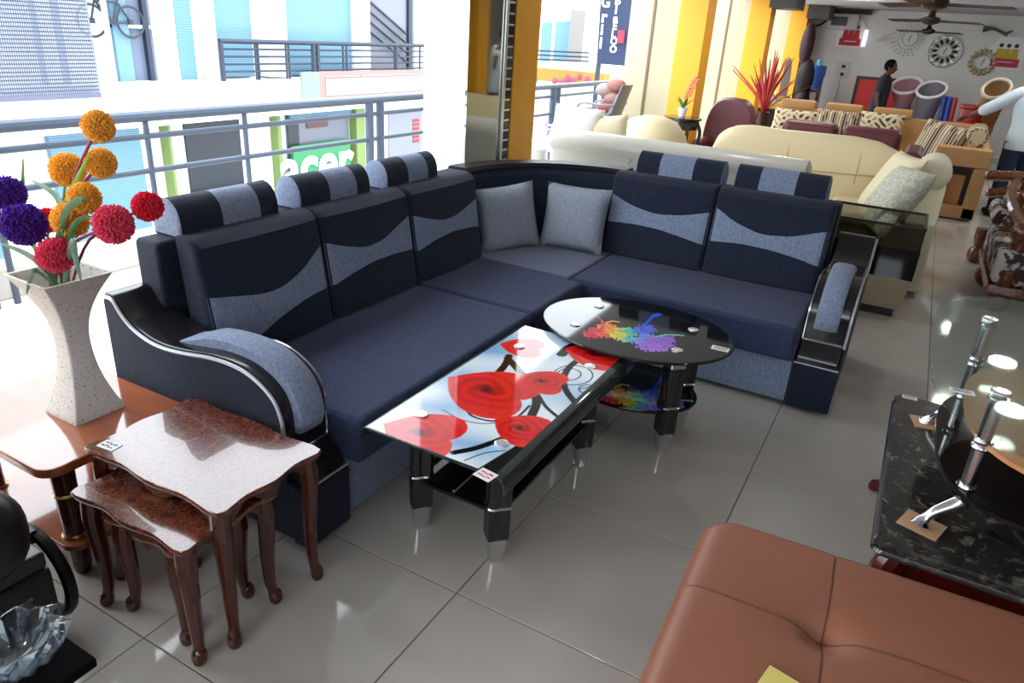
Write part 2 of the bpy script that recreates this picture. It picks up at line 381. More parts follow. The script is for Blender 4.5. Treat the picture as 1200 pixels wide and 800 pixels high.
# pale pink shop sign on the band
y0, y1, z0, z1 = fr(373, 84, 497, 112, FX+.4)
sg = thing('shop_sign', 'faded pink and white shop sign board across the street', 'sign', (FX+.4, (y0+y1)/2, z0))
ob('board', box(FX+.36, FX+.4, y0, y1, z0+.1, z1), M('sign_pink', lin(152, 108, 104), .6), sg)
ob('panel', box(FX+.4, FX+.42, y0+.2, y0+(y1-y0)*.33, z0+.55, z1-.12), M('sign_cream', lin(146, 136, 132), .6), sg)
ob('panel', box(FX+.4, FX+.42, y0+(y1-y0)*.36, y1-.1, z0+.55, z1-.12), MATS['sign_cream'], sg)
ob('panel', box(FX+.4, FX+.42, y0+.2, y1-.1, z0+.14, z0+.5), MATS['sign_cream'], sg)
ob('stripe', box(FX+.36, FX+.41, y0-.5, y0, z0+.1, z1), M('sign_mint', lin(112, 134, 128), .6), sg)
# ground floor
for px in ((-60, 157, 20, 330), (58, 147, 192, 330)): fb('shutter', px, blue)
for px in ((22, 155, 56, 330), (305, 128, 322, 330), (437, 118, 500, 330)): fb('pilaster', px, bwhite, -.25, -.02)
fb('pilaster', (195, 140, 222, 330), green, -.25, -.0)
fb('shop_front', (223, 138, 304, 330), dkm, -.25, -.2)
for i in range(5):
    yy = onx(228+i*16, 170, FX).y
    ob('display_stand', box(FX-.18, FX+.1, yy, yy+.35, -3.45, -1.6-.2*(i % 2)), M('stand_grey', lin(55, 60, 70), .6), bld)
fb('pilaster', (325, 132, 342, 330), green, -.25, -.02); fb('pilaster', (418, 126, 432, 330), green, -.25, -.02)
fb('shop_front', (343, 132, 417, 178), M('shop_grey', lin(96, 100, 110), .5), -.25, -.2)
fb('door', (343, 134, 358, 174), dkm, -.2, -.17)
fb('poster', (366, 132, 391, 149), M('poster_brown', lin(80, 56, 54), .6), -.2, -.17)
fb('fascia', (343, 126, 416, 133), M('fascia_blue', lin(66, 104, 126), .5), -.2, -.1)
y0, y1, z0, z1 = fr(344, 172, 412, 200)
gs = thing('green_sign', 'bright green computer shop sign across the street', 'sign', (FX, (y0+y1)/2, z0-1.2))
ob('board', box(FX-.1, FX-.02, y0, y1, z0-1.2, z1), M('sign_green', lin(34, 118, 72), .5), gs)
text('lettering', 'acer', 1.35, frame3((FX, lerp(y0, y1, .40), z1-.50), (0, 1, 0), (0, 0, 1)), M('sign_white', (.9, .9, .9), .5), gs, .01)
fb('wall_panel', (455, 130, 492, 330), M('panel_lilac', lin(116, 119, 128), .6), -.02, 0.02)
for k in range(6):
    p = onx(487.5, 141+k*4.8, FX+.03); ob('red_mark', box(FX+.02, FX+.04, p.y-.14, p.y+.14, p.z-.035, p.z+.035), M('letter_red', lin(150, 30, 44), .5), bld)
# mesh screen at the far left
y0, y1, z0, z1 = fr(-40, 0, 117, 110, FX+.4)
net = thing('mesh_screen', 'white shade net hung over the upstairs opening across the street', 'net', (FX+.4, (y0+y1)/2, z0))
nb = bmesh.new()
for k in range(54): yy = lerp(y0, y1, k/53); box(FX+.4, FX+.41, yy, yy+.02, z0, 3.2, bm=nb)
for k in range(52): zz = lerp(z0, 3.2, k/51); box(FX+.4, FX+.41, y0, y1, zz, zz+.02, bm=nb)
o = ob('netting', nb, M('net_grey', lin(110, 116, 132), .8), net, smooth=False)
ob('hem', box(FX+.38, FX+.44, y0, y1, z0-.05, z0+.02), M('hem_grey', lin(88, 90, 108), .8), net)
for a, b in ((38, 52), (64, 78)): fb('curtain', (a, 0, b, 104), M('curtain_blue', lin(66, 100, 134), .7), -.05, .05, zt=3.2)
# ---- farther along the street: seen between the pillars, facing us
FY = 27.0
def fy(x0, y0, x1, y1, Y=FY):
    a, b = ony(x0, y0, Y), ony(x1, y1, Y); return min(a.x, b.x), max(a.x, b.x), min(a.z, b.z), max(a.z, b.z)
fb2 = thing('far_building', 'pale building with narrow blue windows and a yellow board, behind the stacked chairs', 'building', (-16, FY, -3.45))
ob('wall', box(-26, -8.6, FY, FY+4, -3.45, 7), bwhite, fb2)
def fz(name, px, mat, par, d=.05):
    x0, x1, z0, z1 = fy(*px); return ob(name, box(x0, x1, FY-d, FY, z0, z1), mat, par)
wb = M('window_blue', lin(84, 124, 148), .3)
for px in ((636, 26, 644, 72), (652, 25, 660, 72), (664, 24, 671, 72)): fz('window', px, wb, fb2)
fz('pilaster', (673, 12, 681, 72), M('pil_grey', lin(120, 116, 114), .8), fb2, .3)
fz('yellow_board', (600, 76, 713, 101), M('board_yellow', lin(140, 112, 44), .6), fb2, .5)
pk = M('letter_pink', lin(140, 52, 86), .5)
for x, y, w, h in ((626, 94, 4, 5), (650, 95, 4, 4), (658, 96, 4, 3.5), (665, 92, 3.5, 5), (672, 94, 3.5, 4), (679, 90, 3, 4), (688, 94, 4, 5)):
    p = ony(x, y, FY-.55); k = .031; ob('pink_flourish', ell((p.x, FY-.53, p.z), w*k, .04, h*k, 12, 8), pk, fb2)
for k in range(3):
    a, b = ony(625, 59+k*5, FY-1), ony(690, 62+k*5, FY-1); ob('rail', tube([a, b], .03, 5), railm, fb2)
# tall dark blue sign with stacked letters
SY = 21.0
x0, x1, z0, z1 = fy(700, 0, 741, 78, SY)
ts = thing('vertical_sign', 'tall dark blue sign with stacked white letters over the street', 'sign', ((x0+x1)/2, SY, -3.45))
ob('board', hexa([(ony(699, 76, SY).x, SY, z0), (ony(741, 78, SY).x, SY, z0), (ony(741, 78, SY).x, SY+.2, z0), (ony(699, 76, SY).x, SY+.2, z0), (ony(704, 0, SY).x-.1, SY, z1+2), (ony(746, 0, SY).x, SY, z1+2), (ony(746, 0, SY).x, SY+.2, z1+2), (ony(704, 0, SY).x-.1, SY+.2, z1+2)]), M('sign_navy', lin(32, 44, 72), .5), ts)
for xx in (x0+.2, x1-.2): ob('pole', lathe([(.08, -3.45), (.08, z0)], 8, (xx, SY+.1, 0)), railm, ts)
wl = MATS['sign_white']
for ch, px, py, s_ in (('G', 710, 3, 1.0), ('r', 708, 20, 1.15), ('i', 705.5, 35, 1.1), ('l', 704, 51, 1.1), ('B', 724, 1, .8), ('I', 722, 12, .8), ('a', 721.5, 22, .85), ('E', 720.5, 31, .7), ('L', 719, 40, .7), ('O', 719.5, 48.5, .7), ('O', 718.5, 58, .7)):
    p = ony(px, py, SY-.02); text('letter', ch, s_*.38, frame3(p, (1, 0, 0), (0, 0, 1)), wl, ts, .01)
p = ony(727.5, 43, SY-.1); ob('pink_tag', box(p.x-.1, p.x+.1, SY-.12, SY-.08, p.z-.17, p.z+.17), M('tag_pink', lin(140, 44, 62), .5), ts)
# ================================================================ sectional sofa
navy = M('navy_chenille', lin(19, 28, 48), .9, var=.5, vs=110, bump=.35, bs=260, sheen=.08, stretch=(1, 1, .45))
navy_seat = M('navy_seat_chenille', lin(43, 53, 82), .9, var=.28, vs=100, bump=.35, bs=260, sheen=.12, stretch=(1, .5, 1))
ltblue = M('blue_grey_chenille', lin(120, 132, 156), .9, var=.26, vs=110, bump=.35, bs=260, sheen=.1, stretch=(1, 1, .5))
blackg = M('black_lacquer', (.010, .009, .011), .2, coat=.25)
rimm_ = M('black_rim', (.010, .009, .011), .45, spec=.2)
chrome = M('chrome', (.68, .69, .71), .12, metal=1.)
pipem = M('silver_piping', (.45, .47, .52), .4, metal=.3)
sofa = thing('sectional_sofa', 'navy blue L-shaped sectional sofa with grey wave bands and bolster headrests', 'sofa', (-1.9, 3.0, 0))
SF = -1.5
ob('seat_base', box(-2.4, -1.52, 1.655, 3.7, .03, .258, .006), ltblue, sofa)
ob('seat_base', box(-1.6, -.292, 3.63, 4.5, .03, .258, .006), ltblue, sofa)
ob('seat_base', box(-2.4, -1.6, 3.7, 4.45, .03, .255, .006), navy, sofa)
def cushion(x0, x1, y0, y1, z0, z1, mat, r=.028, crown=.012):
    b = box(x0, x1, y0, y1, z0, z1, r, 3)
    return ob('seat_cushion', b, mat, sofa)
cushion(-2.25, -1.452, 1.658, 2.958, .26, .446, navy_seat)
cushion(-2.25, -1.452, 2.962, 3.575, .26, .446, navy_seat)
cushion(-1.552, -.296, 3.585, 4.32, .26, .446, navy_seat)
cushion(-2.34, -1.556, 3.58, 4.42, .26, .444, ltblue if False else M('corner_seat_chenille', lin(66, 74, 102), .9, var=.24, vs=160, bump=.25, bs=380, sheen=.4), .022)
# back frames and the curved corner
ob('back_frame', box(-2.47, -2.335, 1.60, 3.70, .03, .925, .02, 3), navy, sofa)
ob('back_frame', box(-1.6, -.30, 4.42, 4.575, .03, .925, .02, 3), navy, sofa)
cx, cy = -1.6, 3.70
arc = [math.pi/2+i*math.pi/2/18 for i in range(19)]
prof = [(.715, .03), (.715, .86), (.735, .90), (.76, .915), (.86, .915), (.875, .90), (.875, .03)]
ob('corner_back', loft([[(cx+r*math.cos(a), cy+r*math.sin(a), z) for r, z in prof] for a in arc]), navy, sofa)
prof = [(.725, .913), (.74, .937), (.868, .937), (.88, .913)]
ob('corner_trim', loft([[(cx+r*math.cos(a), cy+r*math.sin(a), z) for r, z in prof] for a in arc]), rimm_, sofa, 'glossy black rim on the curved corner')
# back cushions with the wave bands (u left to right as the sitter's front is seen, v up)
LTOP = [[(0, .57), (.2, .52), (.4, .47), (.55, .47), (.75, .55), (.9, .66), (1, .74)], [(0, .72), (.15, .65), (.4, .57), (.6, .59), (.8, .68), (1, .76)], [(0, .73), (.2, .65), (.4, .59), (.6, .60), (.8, .66), (1, .73)]]
LBOT = [[(0, .06), (.15, .07), (.3, .15), (.5, .24), (.75, .31), (1, .33)], [(0, .31), (.2, .37), (.45, .42), (.7, .42), (1, .39)], [(0, .34), (.25, .41), (.5, .44), (.75, .42), (1, .38)]]
RTOP = [[(0, .75), (.25, .63), (.5, .58), (.75, .62), (1, .71)], [(0, .79), (.2, .65), (.45, .56), (.7, .59), (1, .72)]]
RBOT = [[(0, .39), (.3, .42), (.55, .41), (.8, .36), (1, .31)], [(0, .38), (.3, .42), (.55, .41), (.8, .37), (1, .31)]]
def back_cushion(P, top, bot):
    """P(u, v, d): u across 0..1, v up 0..1, d depth behind the front face (m)"""
    b = bmesh.new(); rings = []
    pf = [(.0, .02, .0), (.0, .93, .0), (.0, .975, .02), (.0, 1.0, .05), (.0, 1.0, .10), (.0, .0, .13), (.0, .0, .02)]
    sec = [(v, d) for _, v, d in pf]
    us = [0, .006, .02, .045, .2, .4, .6, .8, .955, .98, .994, 1]
    ins = [.03, .012, .004, 0, 0, 0, 0, 0, 0, .004, .012, .03]
    for u, i_ in zip(us, ins):
        rings.append([P(u, .5+(v-.5)*(1-i_*.35), d+(i_ if d < .06 else 0)-(.012*math.sin(math.pi*u) if d < .01 else 0)) for v, d in sec])
    c = ob('back_cushion', loft(rings), navy, sofa)
    n = 28
    def pos(s, t):
        u = .012+s*.976; a, d_ = curve_at(top, u), curve_at(bot, u)
        k = sum((curve_at(top, min(1, max(0, u+e))) for e in (-.06, -.03, 0, .03, .06)))/5
        l = sum((curve_at(bot, min(1, max(0, u+e))) for e in (-.06, -.03, 0, .03, .06)))/5
        e = (.012 if (u < .03 or u > .97) else 0)
        return P(u, lerp(l, k, t), -.012*math.sin(math.pi*u)-.004+e)
    ob('wave_band', grid(n, 6, pos), ltblue, c, 'blue-grey wave band')
for k, (a, b) in enumerate(((1.662, 2.302), (2.306, 2.948), (2.952, 3.60))):
    back_cushion(lambda u, v, d, a=a, b=b: (lerp(-2.135, -2.215, v)-d, lerp(a, b, u), lerp(.447, .945, v)), LTOP[k], LBOT[k])
for k, (a, b) in enumerate(((-1.625, -.972), (-.966, -.312))):
    back_cushion(lambda u, v, d, a=a, b=b: (lerp(a, b, u), lerp(4.20, 4.30, v)+d, lerp(.447, .945, v)), RTOP[k], RBOT[k])
# bolster headrests
def headrest(P, bands):
    """P(s, a, b): s along 0..1, a across, b up"""
    sec = [(-.078, 0)]+[(-.078*math.cos(t*math.pi/10), .045+.1*math.sin(t*math.pi/10)) for t in range(0, 11)]+[(.078, 0)]
    root = None
    for i, (s0, s1, m) in enumerate(bands):
        b = loft([[P(s, x, z) for x, z in sec] for s in (s0, lerp(s0, s1, .5), s1)])
        if root is None: root = ob('headrest', b, m, sofa)
        else: ob('headrest_band', b, m, root)
    ob('headrest_end', loft([[P(s, x*k, .01+z*k*.96) for x, z in sec] for s, k in ((0, .985), (-.012, .9), (-.016, .6))]), ltblue, root)
    ob('headrest_end', loft([[P(s, x*k, .01+z*k*.96) for x, z in sec] for s, k in ((1, .985), (1.012, .9), (1.016, .6))]), ltblue, root)
for a, b in ((1.69, 2.165), (2.30, 2.765), (2.905, 3.345)):
    headrest(lambda s, x, z, a=a, b=b: (-2.385+x, lerp(a, b, s), .925+z), ((0, .40, navy), (.40, .80, ltblue), (.80, 1, navy)))
for a, b in ((-1.515, -.985), (-.90, -.39)):
    headrest(lambda s, x, z, a=a, b=b: (lerp(a, b, s), 4.475+x, .925+z), ((0, .27, navy), (.27, .67, ltblue), (.67, 1, navy)))
# wave arms
AP = [(.95, .75), (.91, .746), (.866, .695), (.808, .655), (.723, .630), (.635, .626), (.523, .638), (.414, .655), (.323, .659), (.237, .649), (.166, .619), (.118, .579), (.095, .527), (.088, .478), (.086, .37)]
APs = [(p.x, p.y) for p in catmull([(a, b, 0) for a, b in AP], 4)]
def arm(P, sgn):
    """P(d, w, z): d behind the front, w from the outer face"""
    full = APs+[(.062, .345), (.03, .315), (.006, .27), (.006, .03), (.965, .03), (.965, .75)]
    core = ob('arm', prism(full, .012, .205, lambda u, v, w: P(u, w, v), .006, 2), blackg, sofa, 'glossy black wave-shaped arm')
    low = [(a, b-.022) for a, b in APs if a > .09]+[(.088, .45), (.088, .27), (.012, .25), (.012, .04), (.955, .04), (.955, .728)]
    ob('side_panel', prism([(max(.0, a), b) for a, b in low], 0, .02, lambda u, v, w: P(u, w, v)), navy, core, 'navy fabric outer side')
    ob('piping', tube([P(a, .004, b-.013) for a, b in APs], .007, 6), pipem, core)
    ob('piping', tube([P(a, .205, b+.001) for a, b in APs if a < .6], .005, 6), chrome, core)
    ob('front_block', box(*[f(*q) for q in zip(P(-.006, -.002, .025), P(.07, .212, .258)) for f in (min, max)], .008), navy, core, 'navy fabric lower front')
    ob('trim_line', tube([P(.001, .0, .264), P(.001, .212, .264)], .004, 6), pipem, core)
    ob('trim_line', tube([P(.083, .014, .366), P(.083, .204, .366)], .005, 6), chrome, core)
    # soft pad lying over the front crown
    def at(s):
        i = s*(len(APs)-1); k = min(int(i), len(APs)-2); f = i-k; return (lerp(APs[k][0], APs[k+1][0], f), lerp(APs[k][1], APs[k+1][1], f))
    rings = []; N = 30
    for i in range(N+1):
        s = lerp(.36, .955, i/N); d, z = at(s); d2, z2 = at(s+.01); d1, z1 = at(s-.01); n = Vector((-(z2-z1), (d2-d1))); n.normalize(); n *= -1 if n.y < 0 else 1
        if i > N*.6 and n.x > 0: n = -n
        th = .042*min(1, (i+.4)/5, (N-i+1.5)/2.5)
        w0, w1 = .055, .165; ring = []
        for w, h in ((w0, -.004), (w0, th*.75), (w0+.018, th), ((w0+w1)/2, th*1.05), (w1-.018, th), (w1, th*.75), (w1, -.004)):
            ring.append(P(d+n.x*h, w, z+n.y*h))
        rings.append(ring)
    ob('arm_pad', loft(rings), ltblue, core, 'blue-grey padded strip')
arm(lambda d, w, z: (SF-d, 1.44+w, z), 1)
arm(lambda d, w, z: (-.075-w, 3.615+d, z), -1)
for x, y in ((-1.6, 1.55), (-2.35, 1.55), (-2.35, 3.6), (-.18, 3.72), (-.18, 4.45), (-1.5, 3.75)):
    ob('foot', lathe([(.025, 0), (.03, .03), (.03, .04)], 10, (x, y, 0)), blackg, sofa)
# loose pillows in the corner
greyp = M('pillow_grey', lin(136, 142, 154), .9, var=.22, vs=100, bump=.35, bs=260)
def pillow(name, label, cat, w, h, t, origin, ex, ey, mat, group=None, pinch=.05):
    b = pillow_bm(w, h, t, pinch=pinch); f = frame3(origin, ex, ey); mtx(b, f); o = ob(name, b, mat, ang=80)
    return solo(o, label, cat, group)
pillow('throw_pillow', 'plain grey square pillow leaning tilted on the left side of the sofa corner', 'pillow', .40, .41, .11, (-2.14, 3.88, .635), (.62, .77, .13), (-.23, .02, .96), greyp)
pillow('throw_pillow', 'plain grey square pillow standing upright on the right side of the sofa corner', 'pillow', .43, .41, .12, (-1.795, 4.14, .645), (.98, .06, .01), (.0, .24, .96), greyp)
# ================================================================ printed glass tables
import numpy as np
def nprint(name, nx, ny, x0, x1, y0, y1, z, colfn, mat, parent, mask=None, label=None):
    """flat horizontal print at height z; colfn(X, Y) -> (n,3) linear colours"""
    X, Y = np.meshgrid(np.linspace(x0, x1, nx), np.linspace(y0, y1, ny), indexing='ij'); X = X.ravel(); Y = Y.ravel()
    col = np.clip(colfn(X, Y), 0, 1)
    idx = np.arange(nx*ny).reshape(nx, ny)
    f = np.stack([idx[:-1, :-1], idx[1:, :-1], idx[1:, 1:], idx[:-1, 1:]], -1).reshape(-1, 4)
    if mask is not None:
        ok = mask(X, Y); f = f[ok[f].all(1)]
    me = bpy.data.meshes.new(name); me.from_pydata(np.stack([X, Y, np.full_like(X, z)], 1).tolist(), [], f.tolist())
    a = me.color_attributes.new('Col', 'FLOAT_COLOR', 'POINT'); a.data.foreach_set('color', np.concatenate([col, np.ones((len(X), 1))], 1).ravel().astype('f'))
    return finish(name, me, mat, parent, label, smooth=False)
L = lambda *c: np.array(lin(*c))
def over(col, m, c): m = m[:, None]; return col*(1-m)+c*m
def segdist(X, Y, pts):
    d = np.full(X.shape, 9.)
    for (a, b), (c, e) in zip(pts, pts[1:]):
        vx, vy = c-a, e-b; t = np.clip(((X-a)*vx+(Y-b)*vy)/(vx*vx+vy*vy+1e-9), 0, 1)
        d = np.minimum(d, np.hypot(X-a-t*vx, Y-b-t*vy))
    return d
ZT = .47
def zp(x, y): p = onz(400+x/3.3333, 360+y/3.3333, ZT); return (p.x, p.y)
VINES = [([(720, 480), (745, 420), (762, 370), (745, 310), (700, 255), (650, 200)], .017), ([(935, 200), (890, 235), (868, 280), (880, 330), (925, 385)], .014), ([(765, 335), (800, 390), (860, 440)], .008),
         ([(440, 568), (520, 552), (600, 525), (660, 500)], .013), ([(490, 395), (510, 425), (590, 445), (680, 432), (735, 385)], .005), ([(395, 400), (470, 440), (560, 455), (640, 445)], .0025),
         ([(540, 660), (620, 610), (700, 560), (780, 500)], .03), ([(690, 600), (760, 540), (840, 470)], .02), ([(480, 600), (560, 570), (640, 560)], .0025), ([(860, 185), (885, 160), (905, 150)], .022), ([(600, 270), (640, 225), (655, 190)], .016), ([(930, 320), (990, 310), (1000, 340), (950, 345)], .0025)]
TIPS = [((160, 455), (430, 520)), ((412, 272), (705, 365)), ((690, 268), (857, 305)), ((595, 438), (782, 500)), ((868, 158), (1085, 205)), ((615, 143), (772, 165))]
def rosecol(X, Y):
    n = X.size; s = .5+.5*np.sin(X*9+Y*5+1.2*np.sin(Y*7)); s2 = .5+.5*np.sin(Y*11-X*6)
    c = L(120, 168, 210)[None]*(1-s[:, None])+L(205, 224, 236)[None]*s[:, None]
    c = over(c, np.clip(s2*1.6-.9, 0, 1), L(240, 244, 244))
    for cx, cy, r in ((440, 610, .09), (830, 420, .10), (1010, 280, .08), (600, 640, .06), (330, 330, .10)):
        px, py = zp(cx, cy); c = over(c, np.exp(-((X-px)**2+(Y-py)**2)/(r*r)), L(236, 242, 242))
    for pts, w in VINES:
        q = [zp(*p) for p in pts]; q = [(v.x, v.y) for v in catmull([(a, b, 0) for a, b in q], 5)]
        c = over(c, np.clip((w-segdist(X, Y, q))/.0025+.5, 0, 1), L(14, 12, 14))
    for (ex, ey, er) in ((905, 265, .075), (890, 262, .045), (960, 320, .03)):
        px, py = zp(ex, ey); c = over(c, np.clip((.0028-np.abs(np.hypot((X-px)*1.0, (Y-py)*.8)-er))/.002+.5, 0, 1), L(14, 12, 14))
    for tip, back in TIPS:
        a = np.array(zp(*tip)); b = np.array(zp(*back)); d = b-a; ln = np.hypot(*d); d /= ln; e = np.array([-d[1], d[0]])
        s = ((X-a[0])*d[0]+(Y-a[1])*d[1])/ln; t = ((X-a[0])*e[0]+(Y-a[1])*e[1])/ln
        y = -1+s*2.05; x = t*1.95
        f = (x*x+y*y-1)**3-x*x*y**3
        inside = (f < 0).astype(float); inside[np.abs(x) > 1.4] = 0; inside[np.abs(y) > 1.4] = 0
        rr = np.hypot(x*1.25, y-.12); th = np.arctan2(y-.12, x)
        pet = .5+.5*np.sin(rr*16+th*2.0+.8*np.sin(th*3)); pet *= .75*np.exp(-rr*1.3)
        sh = over(np.tile(L(226, 36, 36), (n, 1)), np.clip(pet*1.15, 0, 1), L(120, 6, 12)); sh = over(sh, np.exp(-rr**2*22), L(70, 2, 6))
        sh = over(sh, np.clip(rr-1, 0, .5)*.5, L(240, 80, 70))
        c = over(c, inside, sh)
    return c
clearg = M('dark_edge_glass', lin(60, 70, 70), .04, spec=.8, trans=.35, ior=1.5)
shelfm = M('black_glass', (.006, .006, .007), .05, spec=.6)
fixm = M('fixing_disc', (.85, .86, .86), .2, metal=.85)
legm = M('leg_black', (.010, .010, .011), .22, coat=.4)
stick = M('sticker_paper', lin(228, 228, 226), .7); inkr = M('ink_red', lin(205, 50, 80), .7); ink = M('ink_dark', lin(60, 60, 70), .7)
def sticker(par, o, ex, ey, w, h, red=False, name='price_sticker'):
    f = frame3(o, ex, ey); s = ob(name, mtx(box(-w/2, w/2, -h/2, h/2, 0, .0012), f), stick, par, 'small white price sticker', smooth=False)
    b = bmesh.new(); rnd = random.Random(int(w*1e4))
    for row in (.18, -.16):
        x = -w*.36
        while x < w*.3:
            l = rnd.uniform(.06, .13)*w; tube([f @ Vector((x, row*h+rnd.uniform(-.08, .08)*h, .0014)), f @ Vector((x+l, row*h+rnd.uniform(-.1, .1)*h, .0014))], h*.045, 4, b); x += l*1.25
    ob('handwriting', b, inkr if red else ink, s)
def fluted_leg(par, x, y, top, zr=.235, r=.042, zc=.10, cap=True):
    lg = ob('leg', lathe([(r*.9, zc-.005), (r, zc+.01), (r, top)], 48, (x, y, 0), lobes=4, amp=.2), legm, par)
    ob('leg_ring', lathe([(r*1.05, zr-.006), (r*1.16, zr), (r*1.05, zr+.006)], 32, (x, y, 0), lobes=4, amp=.12), chrome, lg)
    ob('foot', lathe([(r*.62, 0), (r*.66, .004), (r*1.02, zc), (r*1.02, zc+.006)], 32, (x, y, 0), lobes=4, amp=.10), chrome, lg)
    if cap: ob('fixing', lathe([(.024, top+.0095), (.024, top+.0165), (.019, top+.0185)], 20, (x, y, 0)), fixm, lg)
x0, x1, y0, y1 = -1.416, -.840, 1.615, 2.742
ct = thing('coffee_table', 'rectangular glass coffee table printed with red heart-shaped roses', 'table', ((x0+x1)/2, (y0+y1)/2, 0))
prx0, prx1 = x0+.035, x1-.045
lip = [(x0, ZT-.045), (x0+.004, ZT-.022), (x0+.014, ZT-.006), (x0+.032, ZT)]
lip2 = [(x1-.040, ZT), (x1-.018, ZT-.008), (x1-.006, ZT-.026), (x1, ZT-.055)]
top = lip+lip2; und = [(a+(.006 if a < -1.2 else -.006 if a > -1.0 else 0)*(1 if b < ZT-.01 else 0), b-.009) for a, b in top][::-1]
tp = ob('table_top', prism(top+und, y0, y1, XZ), clearg, ct, 'bent glass top with clear rolled edges')
pm = VC('rose_print', .05, spec=.5)
nprint('print', 190, 380, prx0, prx1, y0+.004, y1-.004, ZT+.0012, rosecol, pm, tp, label='printed red roses, black vines and pale blue ground')
for lx, ly in ((-1.28, 1.79), (-.955, 1.785), (-1.288, 2.51), (-.955, 2.51)): fluted_leg(ct, lx, ly, ZT-.011)
ob('shelf', box(-1.31, -.93, 1.76, 2.55, .205, .22, .003), shelfm, ct)
ob('shelf_rail', tube([(-1.12, 1.76, .232), (-1.12, 2.54, .232)], .006, 6), chrome, ct)
p = onz(569, 557, ZT); sticker(ct, (p.x, p.y, ZT+.002), (1, -.15, 0), (.15, 1, 0), .062, .05, True)
# ---- oval table
ZO = .50
ocx, ocy, orx, ory = -.932, 2.975, .445, .358
ot = thing('oval_table', 'black oval glass table with a rainbow paint splash print, in front of the sofa', 'table', (ocx, ocy, 0))
def oval(rx, ry, z0, z1, cx=ocx, cy=ocy, n=56): return loft([[(cx+rx*k*math.cos(2*math.pi*i/n), cy+ry*k*math.sin(2*math.pi*i/n), z) for i in range(n)] for z, k in ((z0, .993), (lerp(z0, z1, .3), 1), (lerp(z0, z1, .7), 1), (z1, .993))])
otop = ob('table_top', oval(orx, ory, ZO-.011, ZO), shelfm, ot)
rnd = random.Random(5)
def op(x, y): p = onz(620+x/4.615, 335+y/4.615, ZO); return (p.x, p.y)
BL = [(340, 262, 30, (215, 40, 60)), (375, 245, 32, (225, 50, 70)), (410, 262, 26, (235, 90, 60)), (425, 225, 34, (240, 140, 60)), (455, 245, 28, (240, 160, 60)), (490, 268, 34, (225, 205, 80)), (500, 240, 24, (215, 215, 90)), (520, 290, 22, (150, 205, 90)), (545, 250, 34, (70, 195, 150)), (560, 290, 26, (70, 190, 200)), (600, 245, 30, (70, 120, 220)), (630, 235, 34, (60, 90, 215)), (600, 300, 30, (120, 150, 220)), (650, 285, 34, (110, 130, 225)), (640, 330, 34, (150, 110, 215)), (690, 300, 36, (150, 95, 210)), (700, 335, 30, (160, 110, 210)), (740, 290, 28, (140, 90, 205)), (750, 320, 22, (150, 100, 205))]
ST = [([(205, 70), (280, 100), (345, 140), (395, 190)], 5, (200, 50, 75)), ([(395, 190), (400, 220), (380, 250)], 9, (220, 50, 70)), ([(595, 250), (630, 205), (665, 170), (690, 158)], 11, (50, 70, 205)), ([(680, 162), (700, 155)], 22, (50, 80, 215)), ([(690, 275), (740, 264), (800, 266), (835, 270)], 9, (90, 190, 200)), ([(415, 200), (450, 190), (485, 195)], 8, (240, 170, 70)), ([(640, 235), (660, 215)], 10, (60, 80, 215)), ([(300, 270), (340, 250)], 6, (215, 40, 60)), ([(740, 290), (780, 275)], 7, (150, 100, 215))]
for _ in range(60):
    b = rnd.choice(BL); a = rnd.uniform(0, 6.28); r1 = rnd.uniform(20, 52)
    ST.append(([(b[0], b[1]), (b[0]+r1*math.cos(a), b[1]+r1*.6*math.sin(a))], rnd.uniform(2, 5), tuple(min(255, max(0, q+rnd.randint(-30, 30))) for q in b[3])))
UN = .0014
def splash(X, Y, flip=False):
    c = np.tile(np.array([.006, .006, .007]), (X.size, 1))
    wob = .006*np.sin(X*160)*np.sin(Y*150)+.004*np.sin(X*310+Y*120)
    for x, y, r, k in BL:
        px, py = op(x, y); px, py = (px+.10, py-.04) if flip else (px, py); d = np.hypot(X-px, Y-py)+wob*1.6
        c = over(c, np.clip((r*UN-d)/.004+.5, 0, 1), L(*k)*(1.0))
    for pts, w, k in ST:
        q = [op(*p) for p in pts]; q = [(a+.10, b-.04) for a, b in q] if flip else q
        c = over(c, np.clip((w*UN*.55-segdist(X, Y, q)-wob*.15)/.0025+.5, 0, 1), L(*k))
    for x, y, r, k in BL:
        px, py = op(x, y); px, py = (px+.10, py-.04) if flip else (px, py); g = .5+.5*np.sin(X*140+x)*np.sin(Y*170+y)
        c = over(c, np.exp(-((X-px)**2+(Y-py)**2)/(r*UN*.6)**2)*np.clip(g-.45, 0, 1)*.9, np.array([.01, .01, .02]))
    return c
pm2 = VC('splash_print_and_reflection', .05, spec=.5)
nprint('print', 240, 200, ocx-orx, ocx+orx, ocy-ory, ocy+ory, ZO+.0012, splash, pm2, otop, mask=lambda X, Y: ((X-ocx)/orx)**2+((Y-ocy)/ory)**2 < .985, label='rainbow paint splash on black')
sh = ob('shelf', oval(.33, .25, .20, .214, ocx, 2.97), shelfm, ot)
nprint('shelf_reflection', 150, 110, ocx-.33, ocx+.33, 2.72, 3.22, .2155, lambda X, Y: splash(X, Y, True), pm2, sh, mask=lambda X, Y: ((X-ocx)/.33)**2+((Y-2.97)/.25)**2 < .97)  # reflection of the splash top, painted into the shelf colour
for lx, ly in ((-1.175, 3.115), (-.70, 3.11), (-.69, 2.83), (-1.17, 2.825)): fluted_leg(ot, lx, ly, ZO-.011)
for k in range(4):
    lx, ly = ((-1.175, 3.115), (-.70, 3.11), (-.69, 2.83), (-1.17, 2.825))[k]
    ob('collar', lathe([(.040, ZO-.075), (.046, ZO-.07), (.046, ZO-.012)], 32, (lx, ly, 0), lobes=4, amp=.12), chrome, ot)
